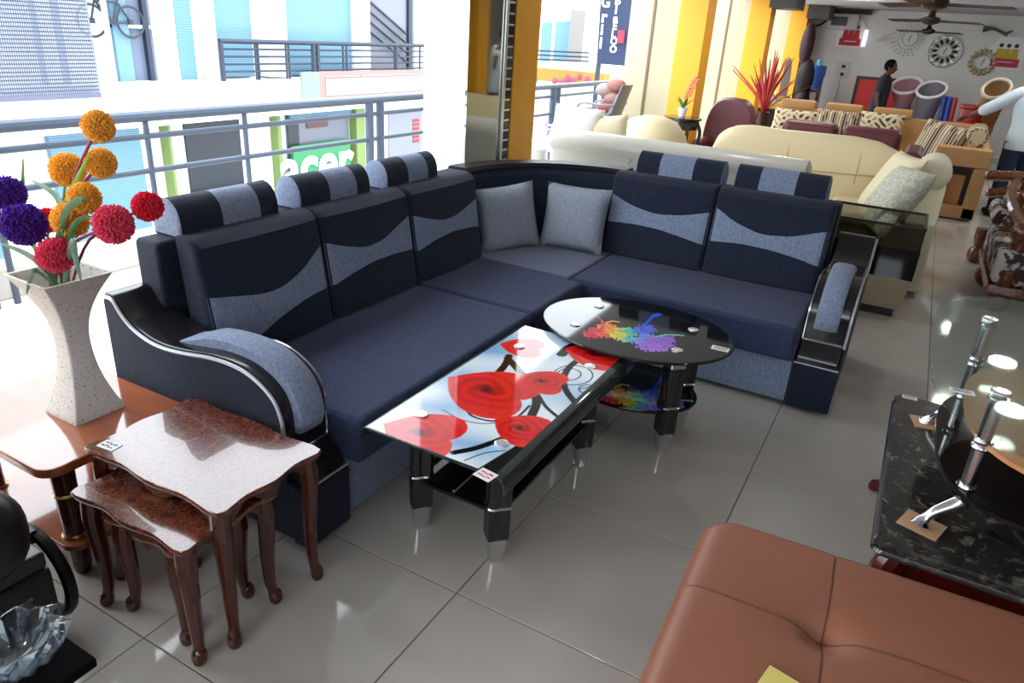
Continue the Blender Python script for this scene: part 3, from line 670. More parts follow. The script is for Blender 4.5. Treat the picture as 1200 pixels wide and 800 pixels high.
p = onz(844, 409, ZO); sticker(ot, (p.x, p.y, ZO+.002), (1, .05, 0), (-.05, 1, 0), .075, .045)
# ================================================================ near left: nest of tables, side table, vase, flowers, black seat
nestw = M('nest_wood', lin(70, 26, 18), .22, var=.25, vs=14, coat=.6, stretch=(1, 1, .15))
nesttop = M('nest_burl', lin(96, 48, 34), .2, var=.45, vs=55, coat=.7)
_nt = nesttop.node_tree                      # short pale flecks like marquetry
tc = _nt.nodes.new('ShaderNodeTexCoord'); vo = _nt.nodes.new('ShaderNodeTexVoronoi'); vo.inputs['Scale'].default_value = 26; vo.feature = 'DISTANCE_TO_EDGE'
wn = _nt.nodes.new('ShaderNodeTexNoise'); wn.inputs['Scale'].default_value = 30; mx = _nt.nodes.new('ShaderNodeMix'); mx.data_type = 'VECTOR'; mx.inputs[0].default_value = .12
_nt.links.new(tc.outputs['Object'], wn.inputs['Vector']); _nt.links.new(tc.outputs['Object'], mx.inputs[4]); _nt.links.new(wn.outputs['Color'], mx.inputs[5]); _nt.links.new(mx.outputs[1], vo.inputs['Vector'])
rp = _nt.nodes.new('ShaderNodeValToRGB'); rp.color_ramp.elements[0].position = .0; rp.color_ramp.elements[1].position = .12
rp.color_ramp.elements[0].color = (*lin(122, 70, 50), 1); rp.color_ramp.elements[1].color = (*lin(84, 40, 28), 1)
_nt.links.new(vo.outputs['Distance'], rp.inputs[0]); _nt.links.new(rp.outputs[0], _nt.nodes['Principled BSDF'].inputs['Base Color'])
def wavy(x0, x1, y0, y1, amp, n=14):
    P = []
    sh = lambda t: amp*math.sin(math.pi*t)*(.55-1.3*math.cos(4*math.pi*t)*.5)
    for i in range(n): t = i/n; P.append((lerp(x0, x1, t), y0+sh(t)))
    for i in range(n): t = i/n; P.append((x1-sh(t), lerp(y0, y1, t)))
    for i in range(n): t = i/n; P.append((lerp(x1, x0, t), y1-sh(t)))
    for i in range(n): t = i/n; P.append((x0+sh(t), lerp(y1, y0, t)))
    r = []                                           # soften the four corners
    m = len(P)
    for i in range(m):
        a, b, c = Vector(P[i-1]), Vector(P[i]), Vector(P[(i+1) % m]); r.append(tuple((a+b*2+c)/4))
    return r
def nest_table(label, x0, x1, y0, y1, z, group, leg_in=.03, sticker_at=None):
    t = thing('nest_table', label, 'table', ((x0+x1)/2, (y0+y1)/2, 0), group=group)
    poly = wavy(x0, x1, y0, y1, .017)
    cx, cy = (x0+x1)/2, (y0+y1)/2
    sc = lambda k: [(cx+(a-cx)*k, cy+(b-cy)*k) for a, b in poly]
    ob('table_top', loft([[(a, b, zz) for a, b in sc(k)] for zz, k in ((z-.024, .96), (z-.018, .985), (z-.008, 1), (z-.002, .995), (z, .985))]), nesttop, t)
    ap = .055
    for (xa, xb, ya, yb) in ((x0+.05, x1-.05, y0+.03, y0+.045), (x0+.05, x1-.05, y1-.045, y1-.03), (x0+.03, x0+.045, y0+.05, y1-.05), (x1-.045, x1-.03, y0+.05, y1-.05)):
        horiz = xb-xa > yb-ya; n = 14; pts = []
        lo_, hi = (xa, xb) if horiz else (ya, yb)
        pts = [(lo_, z-.02), (hi, z-.02)]+[(lerp(hi, lo_, i/n), z-.02-ap*(.55+.45*math.cos(4*math.pi*i/n)) if True else 0) for i in range(n+1)]
        ob('apron', prism(pts, ya if horiz else xa, yb if horiz else xb, XZ if horiz else YZ), nestw, t)
    for sx, sy, lx, ly in ((-1, -1, x0, y0), (1, -1, x1, y0), (1, 1, x1, y1), (-1, 1, x0, y1)):
        px, py = lx-sx*.045, ly-sy*.04
        off = [(z-.02, .0, .027), (z-.09, .004, .028), (z*.72, .004, .026), (z*.45, .0, .022), (z*.22, .0, .018), (z*.12, .003, .0165), (.034, .007, .021), (.014, .009, .022), (0, .008, .017)]
        path = [(px+sx*o_, py+sy*o_, zz) for zz, o_, _ in off]
        P = catmull(path, 3); Rr = catmull([(r_, 0, 0) for _, _, r_ in off], 3)
        ob('leg', tube(P, [v.x for v in Rr], 10), nestw, t)
    if sticker_at: sticker(t, sticker_at, (1, .1, 0), (-.1, 1, 0), .065, .04)
    return t
nest_table('largest wavy-edged dark wood nest table with glossy burl top', -1.965, -1.365, 1.0, 1.405, .50, 'nest of tables', sticker_at=(-1.90, 1.055, .5008))
nest_table('middle dark wood nest table pulled halfway out from under the largest', -1.895, -1.40, .905, 1.255, .425, 'nest of tables')
nest_table('smallest dark wood nest table standing under the other two', -1.81, -1.49, .935, 1.225, .36, 'nest of tables')
# ---- wooden side table with the vase
sw = M('side_table_wood', lin(150, 84, 54), .12, var=.18, vs=10, coat=.6, stretch=(.3, 2, 1)); brass = M('brass', (.55, .36, .14), .3, metal=1.)
ax0, ax1, ay0, ay1 = -2.62, -1.985, .90, 1.405
st = thing('side_table', 'light brown wooden side table with ringed turned legs, carrying the vase', 'table', ((ax0+ax1)/2, (ay0+ay1)/2, 0))
def rrect(x0, x1, y0, y1, r, n=6):
    P = []
    for cx, cy, a0 in ((x1-r, y0+r, -90), (x1-r, y1-r, 0), (x0+r, y1-r, 90), (x0+r, y0+r, 180)):
        for i in range(n+1): a = R(a0+90*i/n); P.append((cx+r*math.cos(a), cy+r*math.sin(a)))
    return P
def slab(x0, x1, y0, y1, z0, z1, r, e=.008):
    return loft([[(a, b, z) for a, b in rrect(x0+i, x1-i, y0+i, y1-i, r)] for z, i in ((z0, e), (z0+e*.7, 0), (z1-e, 0), (z1-e*.3, e*.3), (z1, e))])
ob('table_top', slab(ax0, ax1, ay0, ay1, .415, .45, .06), sw, st)
ob('shelf', slab(ax0+.05, ax1-.0, ay0+.03, ay1-.03, .125, .148, .06), sw, st)
for lx, ly in ((-2.06, .985), (-2.06, 1.33), (-2.52, .985), (-2.52, 1.33)):
    lg = ob('leg', lathe([(.022, 0), (.030, .03), (.034, .12), (.032, .2), (.034, .3), (.037, .415)], 14, (lx, ly, 0)), nestw, st)
    for z in (.155, .31): ob('leg_ring', lathe([(.034, z-.006), (.039, z), (.034, z+.006)], 14, (lx, ly, 0)), brass, lg)
vm = M('vase_stone', lin(205, 202, 198), .8, var=.10, vs=9, bump=.2, bs=90)
_nt = vm.node_tree; nz = _nt.nodes.new('ShaderNodeTexNoise'); nz.inputs['Scale'].default_value = 120; nz.inputs['Detail'].default_value = 2
tc = _nt.nodes.new('ShaderNodeTexCoord'); _nt.links.new(tc.outputs['Object'], nz.inputs['Vector']); cr = _nt.nodes.new('ShaderNodeValToRGB')
cr.color_ramp.elements[0].position = .27; cr.color_ramp.elements[0].color = (*lin(120, 116, 112), 1); cr.color_ramp.elements[1].position = .40; cr.color_ramp.elements[1].color = (*lin(208, 205, 201), 1)
_nt.links.new(nz.outputs[0], cr.inputs[0]); _nt.links.new(cr.outputs[0], _nt.nodes['Principled BSDF'].inputs['Base Color'])
vx, vy = -2.25, 1.195
VP = [(.450, .087), (.462, .085), (.50, .071), (.56, .054), (.62, .044), (.68, .039), (.74, .040), (.80, .050), (.86, .071), (.91, .096), (.935, .110)]
def sq(h, z, r=.006): return [(a, b, z) for a, b in rrect(vx-h, vx+h, vy-h, vy+h, r, 3)]
rings = [sq(h, z) for z, h in [(p.x, p.y) for p in catmull([(z, h, 0) for z, h in VP], 3)]]
rings += [sq(.100, .935), sq(.084, .905), sq(.055, .86), sq(.02, .86)]
solo(ob('vase', loft(rings), vm, ang=50), 'tall grey speckled stone vase with concave square sides', 'vase')
greenl = M('leaf_green', lin(58, 100, 58), .5, var=.2, vs=20); stemm = M('stem_green', lin(120, 140, 60), .6); stemr = M('stem_red', lin(150, 60, 80), .6)
def petal_ball(c, r, mats, par, seed, name='blossom'):
    rnd = random.Random(seed); b = ell(c, r*.74, r*.74, r*.73, 14, 10); n = 460
    for i in range(n):
        z = 1-2*(i+.5)/n; a = i*2.39996+rnd.uniform(-.1, .1); q = math.sqrt(1-z*z); d = Vector((q*math.cos(a), q*math.sin(a), z)); L_ = r*rnd.uniform(.94, 1.06)
        e1 = d.orthogonal().normalized(); e2 = d.cross(e1); an = rnd.uniform(0, 6.28); e = e1*math.cos(an)+e2*math.sin(an); f = d.cross(e)
        C = Vector(c); w = r*.085
        V = [b.verts.new(C+d*r*.6+e*w*.8), b.verts.new(C+d*r*.6-e*w*.4+f*w*.7), b.verts.new(C+d*r*.6-e*w*.4-f*w*.7), b.verts.new(C+d*L_+e*w*.7), b.verts.new(C+d*L_-e*w*.4+f*w*.6), b.verts.new(C+d*L_-e*w*.4-f*w*.6)]
        for t in ((0, 1, 4, 3), (1, 2, 5, 4), (2, 0, 3, 5), (3, 4, 5)): b.faces.new([V[k] for k in t])
    return ob(name, b, mats, par, smooth=False)
orangem = petal('petal_orange', (1., .66, .13), .06, 30); redm = petal('petal_red', lin(240, 56, 88), .15); pinkm = petal('petal_pink', lin(240, 100, 132), .15); purplem = petal('petal_purple', lin(112, 58, 182), .2)
FLW = [(115, 148, 18, orangem, 1.22, 'orange pompom flower standing highest above the vase'), (79, 199, 19, orangem, 1.27, 'orange pompom flower behind the long bent leaf of the vase'), (118, 191, 17, orangem, 1.25, 'orange pompom flower turned away, showing its red stalk'), (99, 232, 18, orangem, 1.20, 'orange pompom flower crossed by a hooked leaf tip'), (82, 258, 20, orangem, 1.18, 'lowest orange pompom flower just over the vase mouth'),
       (133, 263, 22, pinkm, 1.16, 'large pink pompom flower leaning out toward the sofa'), (173, 242, 17, redm, 1.24, 'red pompom flower reaching farthest toward the sofa headrest'), (65, 299, 20, pinkm, 1.12, 'pink pompom flower drooping over the rim of the vase'), (57, 258, 14, redm, 1.26, 'small red pompom flower half hidden behind the purple one'),
       (28, 263, 24, purplem, 1.12, 'large purple pompom flower in the vase'), (8, 227, 20, purplem, 1.18, 'purple pompom flower behind the larger purple one')]
for k, (px, py, pr_, m, Y, lab) in enumerate(FLW):
    c = ony(px, py, Y); dist = (c-Vector((0, 0, CAMH))).dot(CF); r = pr_/FPX*dist*1.03
    t = thing('pompom_flower', lab, 'flower', (vx, vy, .862), group='artificial pompom flowers in the stone vase')
    petal_ball(c, r, m, t, k)
    b0 = Vector((vx+.03*math.cos(k*2.1), vy+.03*math.sin(k*2.1), .862)); mid = Vector((lerp(b0.x, c.x, .35), lerp(b0.y, c.y, .35), lerp(b0.z, c.z, .6)))
    ob('stem', tube(catmull([b0, mid, c], 6), .0045, 6), stemr if k in (0, 2, 6, 5, 9) else stemm, t)
def leaf(pts, w, lab, m=greenl):
    P = catmull(pts, 6); b = bmesh.new(); V = []
    for i, p in enumerate(P):
        t = (P[min(i+1, len(P)-1)]-P[max(i-1, 0)]).normalized(); s = t.cross(Vector((.55, -.8, .2))).normalized(); k = w*math.sin(math.pi*min(1, .12+.88*i/(len(P)-1)))**.7+.0008
        n = s.cross(t); V.append([p-s*k, p+n*k*.35+s*0, p+s*k, p+n*k*.35-n*.0015])
    loft(V, True, b); o = ob('leaf', b, m, ang=60); o.name = 'strap_leaf'
    return solo(o, lab, 'leaf', 'strap leaves in the stone vase')
q = lambda x, y, Y: ony(x, y, Y)
base = Vector((vx, vy, .87))
leaf([base, q(76, 268, 1.2), q(66, 230, 1.25), q(36, 211, 1.3)], .011, 'dark green leaf arching back behind the flowers')
leaf([base, q(72, 260, 1.2), q(84, 225, 1.2), q(106, 178, 1.2)], .010, 'light green upright leaf crossing in front of an orange flower', M('leaf_light', lin(130, 160, 60), .5))
leaf([base+Vector((.0, -.03, 0)), q(72, 268, 1.14), q(80, 244, 1.12), q(96, 233, 1.12), q(98, 238, 1.12)], .010, 'dark green leaf with a hooked tip')
leaf([base, q(82, 280, 1.15), q(92, 258, 1.15), q(108, 254, 1.16)], .008, 'narrow dark leaf bending toward the pink flower')
leaf([base, q(84, 285, 1.10), q(88, 300, 1.08), q(95, 330, 1.07)], .009, 'grey-green leaf hanging down over the vase front', M('leaf_grey', lin(85, 115, 95), .55))
leaf([base, q(50, 312, 1.12), q(28, 296, 1.12), q(0, 285, 1.12)], .009, 'green leaf stretching low to the window side')
leaf([base, q(30, 270, 1.2), q(27, 230, 1.22), q(27, 183, 1.24)], .007, 'thin upright green leaf beside the purple flowers', M('leaf_mid', lin(110, 150, 70), .5))
leaf([base, q(44, 318, 1.10), q(36, 325, 1.09), q(31, 345, 1.09)], .007, 'small pale leaf drooping beside the vase rim', MATS['leaf_grey'])
# ---- black leather seat at the lower left
bl = M('black_leather', (.008, .009, .009), .38, bump=.08, bs=120, spec=.35)
mblk = M('matte_black', (.004, .004, .004), .95, spec=.05)
cx0, cy0 = -1.67, .725
bs_ = thing('black_armchair', 'black leather armchair with a thick rounded arm pad beside the side table', 'armchair', (-1.95, .35, 0))
ob('body', box(-2.45, cx0+.01, -.2, cy0, .02, .40, .02, 2), bl, bs_)
ob('arm_pad', box(-2.3, -1.605, -.2, .705, .425, .665, .10, 5), bl, bs_)
ob('arm_band', box(-2.43, cx0, -.2, cy0-.005, .395, .445, .01), M('black_wood', (.01, .009, .009), .3), bs_)
ob('backrest', box(-2.55, -1.75, -.62, -.2, .02, .95, .06, 3), bl, bs_)
tor = [(-1.90+.135*math.cos(a), .80, .215+.135*math.sin(a)) for a in [i*math.pi/14 for i in range(28)]]
ob('side_lever', tube(tor, .018, 8, closed=True), bl, bs_)
ob('lever_hub', box(-1.93, -1.87, .72, .80, .33, .37, .005), bl, bs_)
# crystal bowl on a low black stand close to the camera
cw = thin('crystal', (.80, .82, .86), .06, 1.6)
bx, by, bz = -1.075, .42, .70
sd_ = thing('display_stand', 'black square display stand under the crystal bowl', 'stand', (bx, by, 0))
ob('top', box(bx-.12, bx+.07, by-.13, by+.05, bz-.02, bz, .004), mblk, sd_); ob('column', box(bx-.06, bx+.02, by-.07, by+.0, .03, bz-.02, .004), mblk, sd_); ob('base', box(bx-.12, bx+.06, by-.13, by+.04, 0, .03, .004), mblk, sd_)
cb = thing('crystal_bowl', 'clear crystal bowl with twisted scalloped lobes on a black stand', 'bowl', (bx-.02, by-.03, bz))
ob('bowl', lathe([(.03, .002), (.04, .006), (.058, .03), (.072, .06), (.066, .062), (.05, .034), (.03, .014), (.004, .012)], 40, (bx-.02, by-.03, bz), lobes=10, amp=.10), cw, cb)
for k in range(10):
    a = k*.628; ob('lobe', tube(catmull([(bx-.02+.045*math.cos(a), by-.03+.045*math.sin(a), bz+.012), (bx-.02+.066*math.cos(a+.2), by-.03+.066*math.sin(a+.2), bz+.042), (bx-.02+.078*math.cos(a+.45), by-.03+.078*math.sin(a+.45), bz+.066)], 4), [.008]*4+[.011]*3+[.013, .012], 8), cw, cb)
# ================================================================ near right: leather ottoman, marble table, tiered glass table
tan_l = M('tan_leather', lin(142, 88, 67), .42, var=.06, vs=5, bump=.06, bs=220)
seam_m = M('seam_dark', lin(96, 54, 38), .6)
zo = .45
OX0, OX1, OY0, OY1 = -.262, .80, .82, 1.895
om = thing('leather_ottoman', 'large tan leather square ottoman with a tufted stitched cross', 'ottoman', ((OX0+OX1)/2, (OY0+OY1)/2, 0))
tx, ty = .095, 1.535
def seat(u, v):
    x = lerp(OX0, OX1, u); y = lerp(OY0, OY1, v); e = min(x-OX0, OX1-x, y-OY0, OY1-y); r = .06
    z = zo if e > r else zo-r+math.sqrt(max(0, r*r-(r-e)**2))
    d = math.hypot(x-tx, y-ty); z -= .035*math.exp(-(d/.05)**2)+.012*math.exp(-(d/.15)**2)
    g = .006*math.exp(-((x-tx)/.010)**2) + (.006*math.exp(-((y-ty)/.010)**2)); z -= g
    z += .012*math.sin(math.pi*u)*math.sin(math.pi*v)
    cx_, cy_ = OX0+.10, OY1-.10                         # rounded far-left corner
    return (x, y, z)
N1 = [0, .004, .01, .018, .03, .045, .06]+[.06+(i+1)/46*.88 for i in range(45)]+[.94, .955, .97, .982, .99, .996, 1]
b = bmesh.new()
def rc(x, y, r=.11):
    for sx, sy, ex, ey in ((-1, 1, OX0, OY1), (1, 1, OX1, OY1), (-1, -1, OX0, OY0), (1, -1, OX1, OY0)):
        cx_, cy_ = ex-sx*r, ey-sy*r; dx, dy = (x-cx_)*sx, (y-cy_)*sy
        if dx > 0 and dy > 0:
            m = max(dx, dy); h = math.hypot(dx, dy); return cx_+sx*dx*m/h, cy_+sy*dy*m/h
    return x, y
V = []
for u in N1:
    row = []
    for v in N1:
        x, y, z = seat(u, v); x, y = rc(x, y); row.append(b.verts.new((x, y, z)))
    V.append(row)
n = len(N1)
for i in range(n-1):
    for j in range(n-1): b.faces.new((V[i][j], V[i+1][j], V[i+1][j+1], V[i][j+1]))
rim = [V[i][0] for i in range(n)]+[V[n-1][j] for j in range(1, n)]+[V[i][n-1] for i in range(n-2, -1, -1)]+[V[0][j] for j in range(n-2, 0, -1)]
low = [b.verts.new((p.co.x, p.co.y, .30)) for p in rim]
for i in range(len(rim)): b.faces.new((rim[i], rim[(i+1) % len(rim)], low[(i+1) % len(rim)], low[i]))
b.faces.new(low[::-1])
ct_ = ob('seat_cushion', b, tan_l, om, ang=60)
def seam(pts): return ob('seam', tube([(x, y, zz+.0035) for x, y, zz in pts], .0028, 5), seam_m, ct_)
seam([seat((tx-OX0)/(OX1-OX0), i/40) for i in range(2, 39)]); seam([seat(i/40, (ty-OY0)/(OY1-OY0)) for i in range(1, 40)])
ob('button', ell((tx, ty, seat((tx-OX0)/(OX1-OX0), (ty-OY0)/(OY1-OY0))[2]+.002), .012, .012, .006, 12, 6), seam_m, ct_)
ob('base', loft([[(a, c, z) for a, c in rrect(OX0+.02, OX1-.02, OY0+.02, OY1-.02, .10)] for z in (.05, .302)]), tan_l, om)
for sx in (0, 1):
    for sy in (0, 1): ob('foot', lathe([(.02, 0), (.03, .055)], 12, ((OX0+.12, OX1-.12)[sx], (OY0+.12, OY1-.12)[sy], 0)), legm, om)
om.rotation_euler.z = R(2.5)
p = onz(921, 797, zo+.01); pc = ob('yellow_card', mtx(box(-.045, .045, -.11, .0, 0, .004, .0015), Matrix.Translation((p.x+.005, p.y+.008, zo+.0135)) @ Matrix.Rotation(R(-12), 4, 'Z')), M('card_yellow', lin(215, 200, 110), .6))
solo(pc, 'small yellow card lying on the tan leather ottoman', 'card')
# ---- marble-top table
mar = M('black_marble', lin(44, 42, 40), .16, coat=.5); nt = mar.node_tree
tc = nt.nodes.new('ShaderNodeTexCoord'); n1 = nt.nodes.new('ShaderNodeTexNoise'); n1.inputs['Scale'].default_value = 16; n1.inputs['Detail'].default_value = 9; n1.inputs['Roughness'].default_value = .72; n1.inputs['Distortion'].default_value = 1.2
nt.links.new(tc.outputs['Object'], n1.inputs['Vector']); r1 = nt.nodes.new('ShaderNodeValToRGB')
for e, (pos, c) in zip(r1.color_ramp.elements, ((.40, lin(24, 23, 23)), (.72, lin(176, 168, 156)))): e.position = pos; e.color = (*c, 1)
e = r1.color_ramp.elements.new(.55); e.color = (*lin(58, 54, 50), 1); e = r1.color_ramp.elements.new(.62); e.color = (*lin(104, 98, 90), 1)
nt.links.new(n1.outputs[0], r1.inputs[0]); nt.links.new(r1.outputs[0], nt.nodes['Principled BSDF'].inputs['Base Color'])
redw = M('red_wood', lin(92, 20, 16), .25, coat=.5, var=.2, vs=12)
MX0, MX1, MY0, MY1 = .158, 1.02, 1.975, 3.10
mt_ = thing('marble_table', 'dark marble-topped table on red wooden legs, under the tiered glass table', 'table', ((MX0+MX1)/2, (MY0+MY1)/2, 0))
P0 = rrect(MX0, MX1, MY0, MY1, .03)
cxm, cym = (MX0+MX1)/2, (MY0+MY1)/2
def ins(d): return rrect(MX0+d, MX1-d, MY0+d, MY1-d, .03)
ob('marble_top', loft([[(a, c, z) for a, c in ins(d)] for z, d in ((.40, .02), (.405, .006), (.415, 0), (.425, .004), (.428, .010), (.434, .004), (.443, .004), (.45, .012))]), mar, mt_)
ob('apron', box(MX0+.06, MX1-.06, MY0+.06, MY1-.06, .31, .401, .006), redw, mt_)
for sx, sy in ((0, 0), (0, 1), (1, 0), (1, 1)):
    lx, ly = (MX0+.09, MX1-.09)[sx], (MY0+.09, MY1-.09)[sy]; dx, dy = (-1, 1)[sx], (-1, 1)[sy]
    off = [(.40, 0, .04), (.33, .03, .045), (.24, .035, .034), (.12, .018, .024), (.05, .03, .024), (.02, .055, .028), (0, .06, .022)]
    ob('leg', tube(catmull([(lx+dx*o_, ly+dy*o_, z) for z, o_, _ in off], 3), [v.x for v in catmull([(r_, 0, 0) for *_, r_ in off], 3)], 10), redw, mt_)
p = onz(1066, 466, .45); sticker(mt_, (p.x, p.y, .4508), (1, .05, 0), (-.05, 1, 0), .055, .03)
# ---- tiered table on top of it
glassm = thin('clear_glass', (.84, .90, .88))
woodt = M('beech_tier', lin(196, 136, 92), .3, var=.08, vs=8, coat=.4, stretch=(.3, 3, 1)); cardm = M('cardboard', lin(190, 150, 112), .8)
tt = thing('tiered_table', 'three-tier table with clear glass top, beech shelf, black shelf and chrome legs', 'table', (.62, 2.5, .452))
def blob(x0, x1, y0, y1, z0, z1, k=2.6, n=48, e=.004):
    cx, cy, rx, ry = (x0+x1)/2, (y0+y1)/2, (x1-x0)/2, (y1-y0)/2; sg = lambda v: math.copysign(abs(v)**(2/k), v)
    return loft([[(cx+(rx-i)*sg(math.cos(2*math.pi*t/n)), cy+(ry-i)*sg(math.sin(2*math.pi*t/n)), z) for t in range(n)] for z, i in ((z0, e), (z0+e*.5, 0), (z1-e*.5, 0), (z1, e))])
ob('glass_top', blob(.183, 1.06, 1.80, 3.18, .89, .90, 3.6), glassm, tt)
ob('beech_shelf', blob(.315, .94, 2.02, 2.86, .735, .752, 2.6), woodt, tt)
ob('black_shelf', blob(.275, .98, 2.03, 2.94, .585, .602, 3.2), shelfm, tt)
LEG = [(.36, 2.84), (.355, 2.17), (.88, 2.84), (.88, 2.17)]
for lx, ly in LEG:
    lg = ob('leg', lathe([(.019, .602), (.019, .889)], 16, (lx, ly, 0)), chrome, tt)
    for z in (.604, .733, .754, .884): ob('leg_collar', lathe([(.025, z-.005), (.027, z), (.025, z+.005)], 16, (lx, ly, 0)), chrome, lg)
    ob('top_cap', lathe([(.026, .9005), (.026, .906), (.021, .909)], 20, (lx, ly, 0)), fixm, lg)
    sx = -1 if lx < .6 else 1; sy = 1 if ly > 2.5 else -1
    pts = [(lx, ly, .584), (lx-sx*.005, ly-sy*.002, .55), (lx+sx*.05, ly+sy*.02, .505), (lx+sx*.075, ly+sy*.03, .47), (lx+sx*.08, ly+sy*.035, .4545)]
    ob('foot', tube(catmull(pts, 4), [.030, .029, .028, .026, .024, .022, .020, .018, .017, .016, .015, .016, .018, .021, .024, .026, .028], 12), chrome, lg)
    if sx < 0:
        cdo = ob('cardboard_pad', mtx(box(-.055, .055, -.05, .05, 0, .0025), Matrix.Translation((lx+sx*.075, ly+sy*.03, .4505)) @ Matrix.Rotation(R(14 if sy > 0 else -18), 4, 'Z')), cardm)
        solo(cdo, 'brown cardboard scrap under the chrome foot beside the marble table price sticker' if sy > 0 else 'brown cardboard scrap under the chrome foot next to the tan ottoman', 'cardboard', 'cardboard scraps under the tiered table')
p = onz(1127, 459, .90); sticker(tt, (p.x, p.y, .9012), (1, .1, 0), (-.1, 1, 0), .06, .03)
# ================================================================ furniture behind the sofa
creamw = M('white_leatherette', lin(200, 197, 186), .35, bump=.08, bs=25, coat=.2)
cream = M('cream_leather', lin(224, 208, 166), .45, bump=.05, bs=40)
creamd = M('cream_seam', lin(188, 170, 128), .6)
# ---- white plastic-wrapped sofa, back towards us
ws = thing('white_sofa', 'white plastic-wrapped sofa seen from behind, standing past the navy sofa', 'sofa', (-1.6, 5.75, 0))
wx0, wx1, wy = -2.585, -.62, 5.30
ob('back', box(wx0, wx1, wy, wy+.2, .0, 1.01, .05, 3), creamw, ws)
ob('back_roll', loft([[(x, wy+.09+.115*k*math.cos(a), .93+.095*k*math.sin(a)) for a in [i*math.pi/8 for i in range(16)]] for x, k in ((wx0-.01, .6), (wx0+.01, .95), (wx0+.04, 1), (-1.98, 1), (-1.965, .97), (-1.95, 1), (wx1-.04, 1), (wx1-.01, .95), (wx1+.01, .6))]), creamw, ws)
ob('seat', box(wx0+.05, wx1-.05, wy+.2, wy+.88, .08, .43, .04, 3), creamw, ws)
for x in (wx0, wx1-.2): ob('arm', box(x, x+.2, wy+.1, wy+.9, .05, .64, .05, 3), creamw, ws)
p0 = ony(735, 186, wy-.004)
for k in range(7):
    a = k*.9; ob('floral_motif', mtx(ell((0, 0, 0), .018, .003, .03, 8, 6), Matrix.Translation((p0.x+.05+.04*math.cos(a), wy-.003, p0.z+.0+.05*math.sin(a))) @ Matrix.Rotation(a, 4, 'Y')), M('motif_grey', lin(190, 188, 180), .5), ws)
pillow('cushion', 'cream cushion with a dark curved line propped on the white sofa', 'cushion', .42, .40, .13, (-2.28, 5.66, .93), (.97, .2, .12), (-.1, .25, .95), M('cushion_cream', lin(236, 224, 190), .7, bump=.1, bs=30))
pillow('cushion', 'plain pale cushion propped at the end of the white sofa', 'cushion', .42, .40, .14, (-2.50, 5.62, .98), (.97, .2, -.05), (0, .25, .95), M('cushion_white', lin(238, 236, 226), .6))
# rounded cream tub chair behind it
tc_ = thing('tub_chair', 'cream tub chair with a rounded back behind the white sofa', 'armchair', (-2.22, 6.75, 0))
ob('shell', loft([[(-2.22+.40*k*math.cos(a), 6.75+.36*k*math.sin(a), z) for a in [i*math.pi/12 for i in range(24)]] for z, k in ((.0, .85), (.3, .98), (.45, 1), (.7, .95), (.9, .80), (1.02, .55), (1.06, .25))]), cream, tc_, ang=60)
ob('seat', ell((-2.22, 7.05, .42), .30, .22, .08, 16, 8), cream, tc_)
# ---- long cream sofa with the curved back, facing us
cs = thing('cream_sofa', 'long cream leather sofa with a wavy rounded back and rolled arm', 'sofa', (-.75, 6.9, 0))
cy = 7.02
xs0, xs1 = -1.72, .20
def topz(x): return curve_at([(-1.72, .80), (-1.69, .91), (-1.62, .985), (-1.52, 1.03), (-1.38, 1.05), (-1.1, 1.04), (-.8, 1.045), (-.5, 1.05), (-.3, 1.03), (-.12, .96), (0, .87), (.2, .72)], x)
rings = []
for i in range(49):
    x = lerp(xs0, xs1, i/48); t = topz(x)
    rings.append([(x, cy+.02, .40), (x, cy-.03, .62), (x, cy-.005, t-.10), (x, cy+.03, t-.02), (x, cy+.07, t), (x, cy+.13, t-.02), (x, cy+.16, t-.08), (x, cy+.16, .05), (x, cy+.02, .05)])
bk_ = ob('backrest', loft(rings), cream, cs, ang=60)
ob('seam', tube([(lerp(-1.6, .1, i/30), cy-.034, .75-.025*math.sin(i/30*4.2)-.10*max(0, i/30-.8)) for i in range(31)], .006, 5), creamd, bk_)
for x in (-1.02, -.42): ob('seam', tube([(x, cy-.028, .66), (x, cy-.02, .8), (x, cy-.003, topz(x)-.12)], .004, 5), creamd, bk_)
ob('seat', box(xs0+.08, .05, 6.28, 7.03, .10, .44, .05, 3), cream, cs)
ob('seat_cushion', box(-.55, .02, 6.24, 6.98, .44, .56, .05, 3), cream, cs)
crp = M('cream_pale', lin(212, 206, 178), .45)
ar = ob('arm', hexa([(.04, 6.12, .05), (.27, 6.12, .05), (.29, 7.12, .05), (.03, 7.12, .05), (.04, 6.12, .575), (.25, 6.12, .575), (.27, 6.74, .78), (.05, 6.74, .78)], .015), crp, cs)
ob('arm', hexa([(.05, 6.72, .05), (.27, 6.72, .05), (.27, 7.12, .05), (.05, 7.12, .05), (.05, 6.72, .77), (.27, 6.72, .77), (.27, 7.12, .79), (.05, 7.12, .79)], .01), crp, cs)
ob('arm_roll', loft([[(.155+.13*k*math.cos(a), y, .87+.125*k*math.sin(a)) for a in [i*math.pi/10 for i in range(20)]] for y, k in ((6.66, .5), (6.665, .8), (6.68, .97), (6.72, 1), (7.1, 1), (7.15, .8))]), M('cream_floral', lin(214, 208, 184), .6, bump=.25, bs=22), ar)
ob('arm', box(-1.72, -1.56, 6.35, 7.1, .05, .56, .06, 3), crp, cs)
for x in (-1.6, .1):
    for y in (6.4, 7.05): ob('foot', lathe([(.02, 0), (.03, .06)], 8, (x, y, 0)), legm, cs)
pf = M('pillow_pale', lin(190, 188, 168), .6, bump=.5, bs=18)
nt = pf.node_tree; tc = nt.nodes.new('ShaderNodeTexCoord'); vo = nt.nodes.new('ShaderNodeTexVoronoi'); vo.inputs['Scale'].default_value = 13; nt.links.new(tc.outputs['Object'], vo.inputs['Vector'])
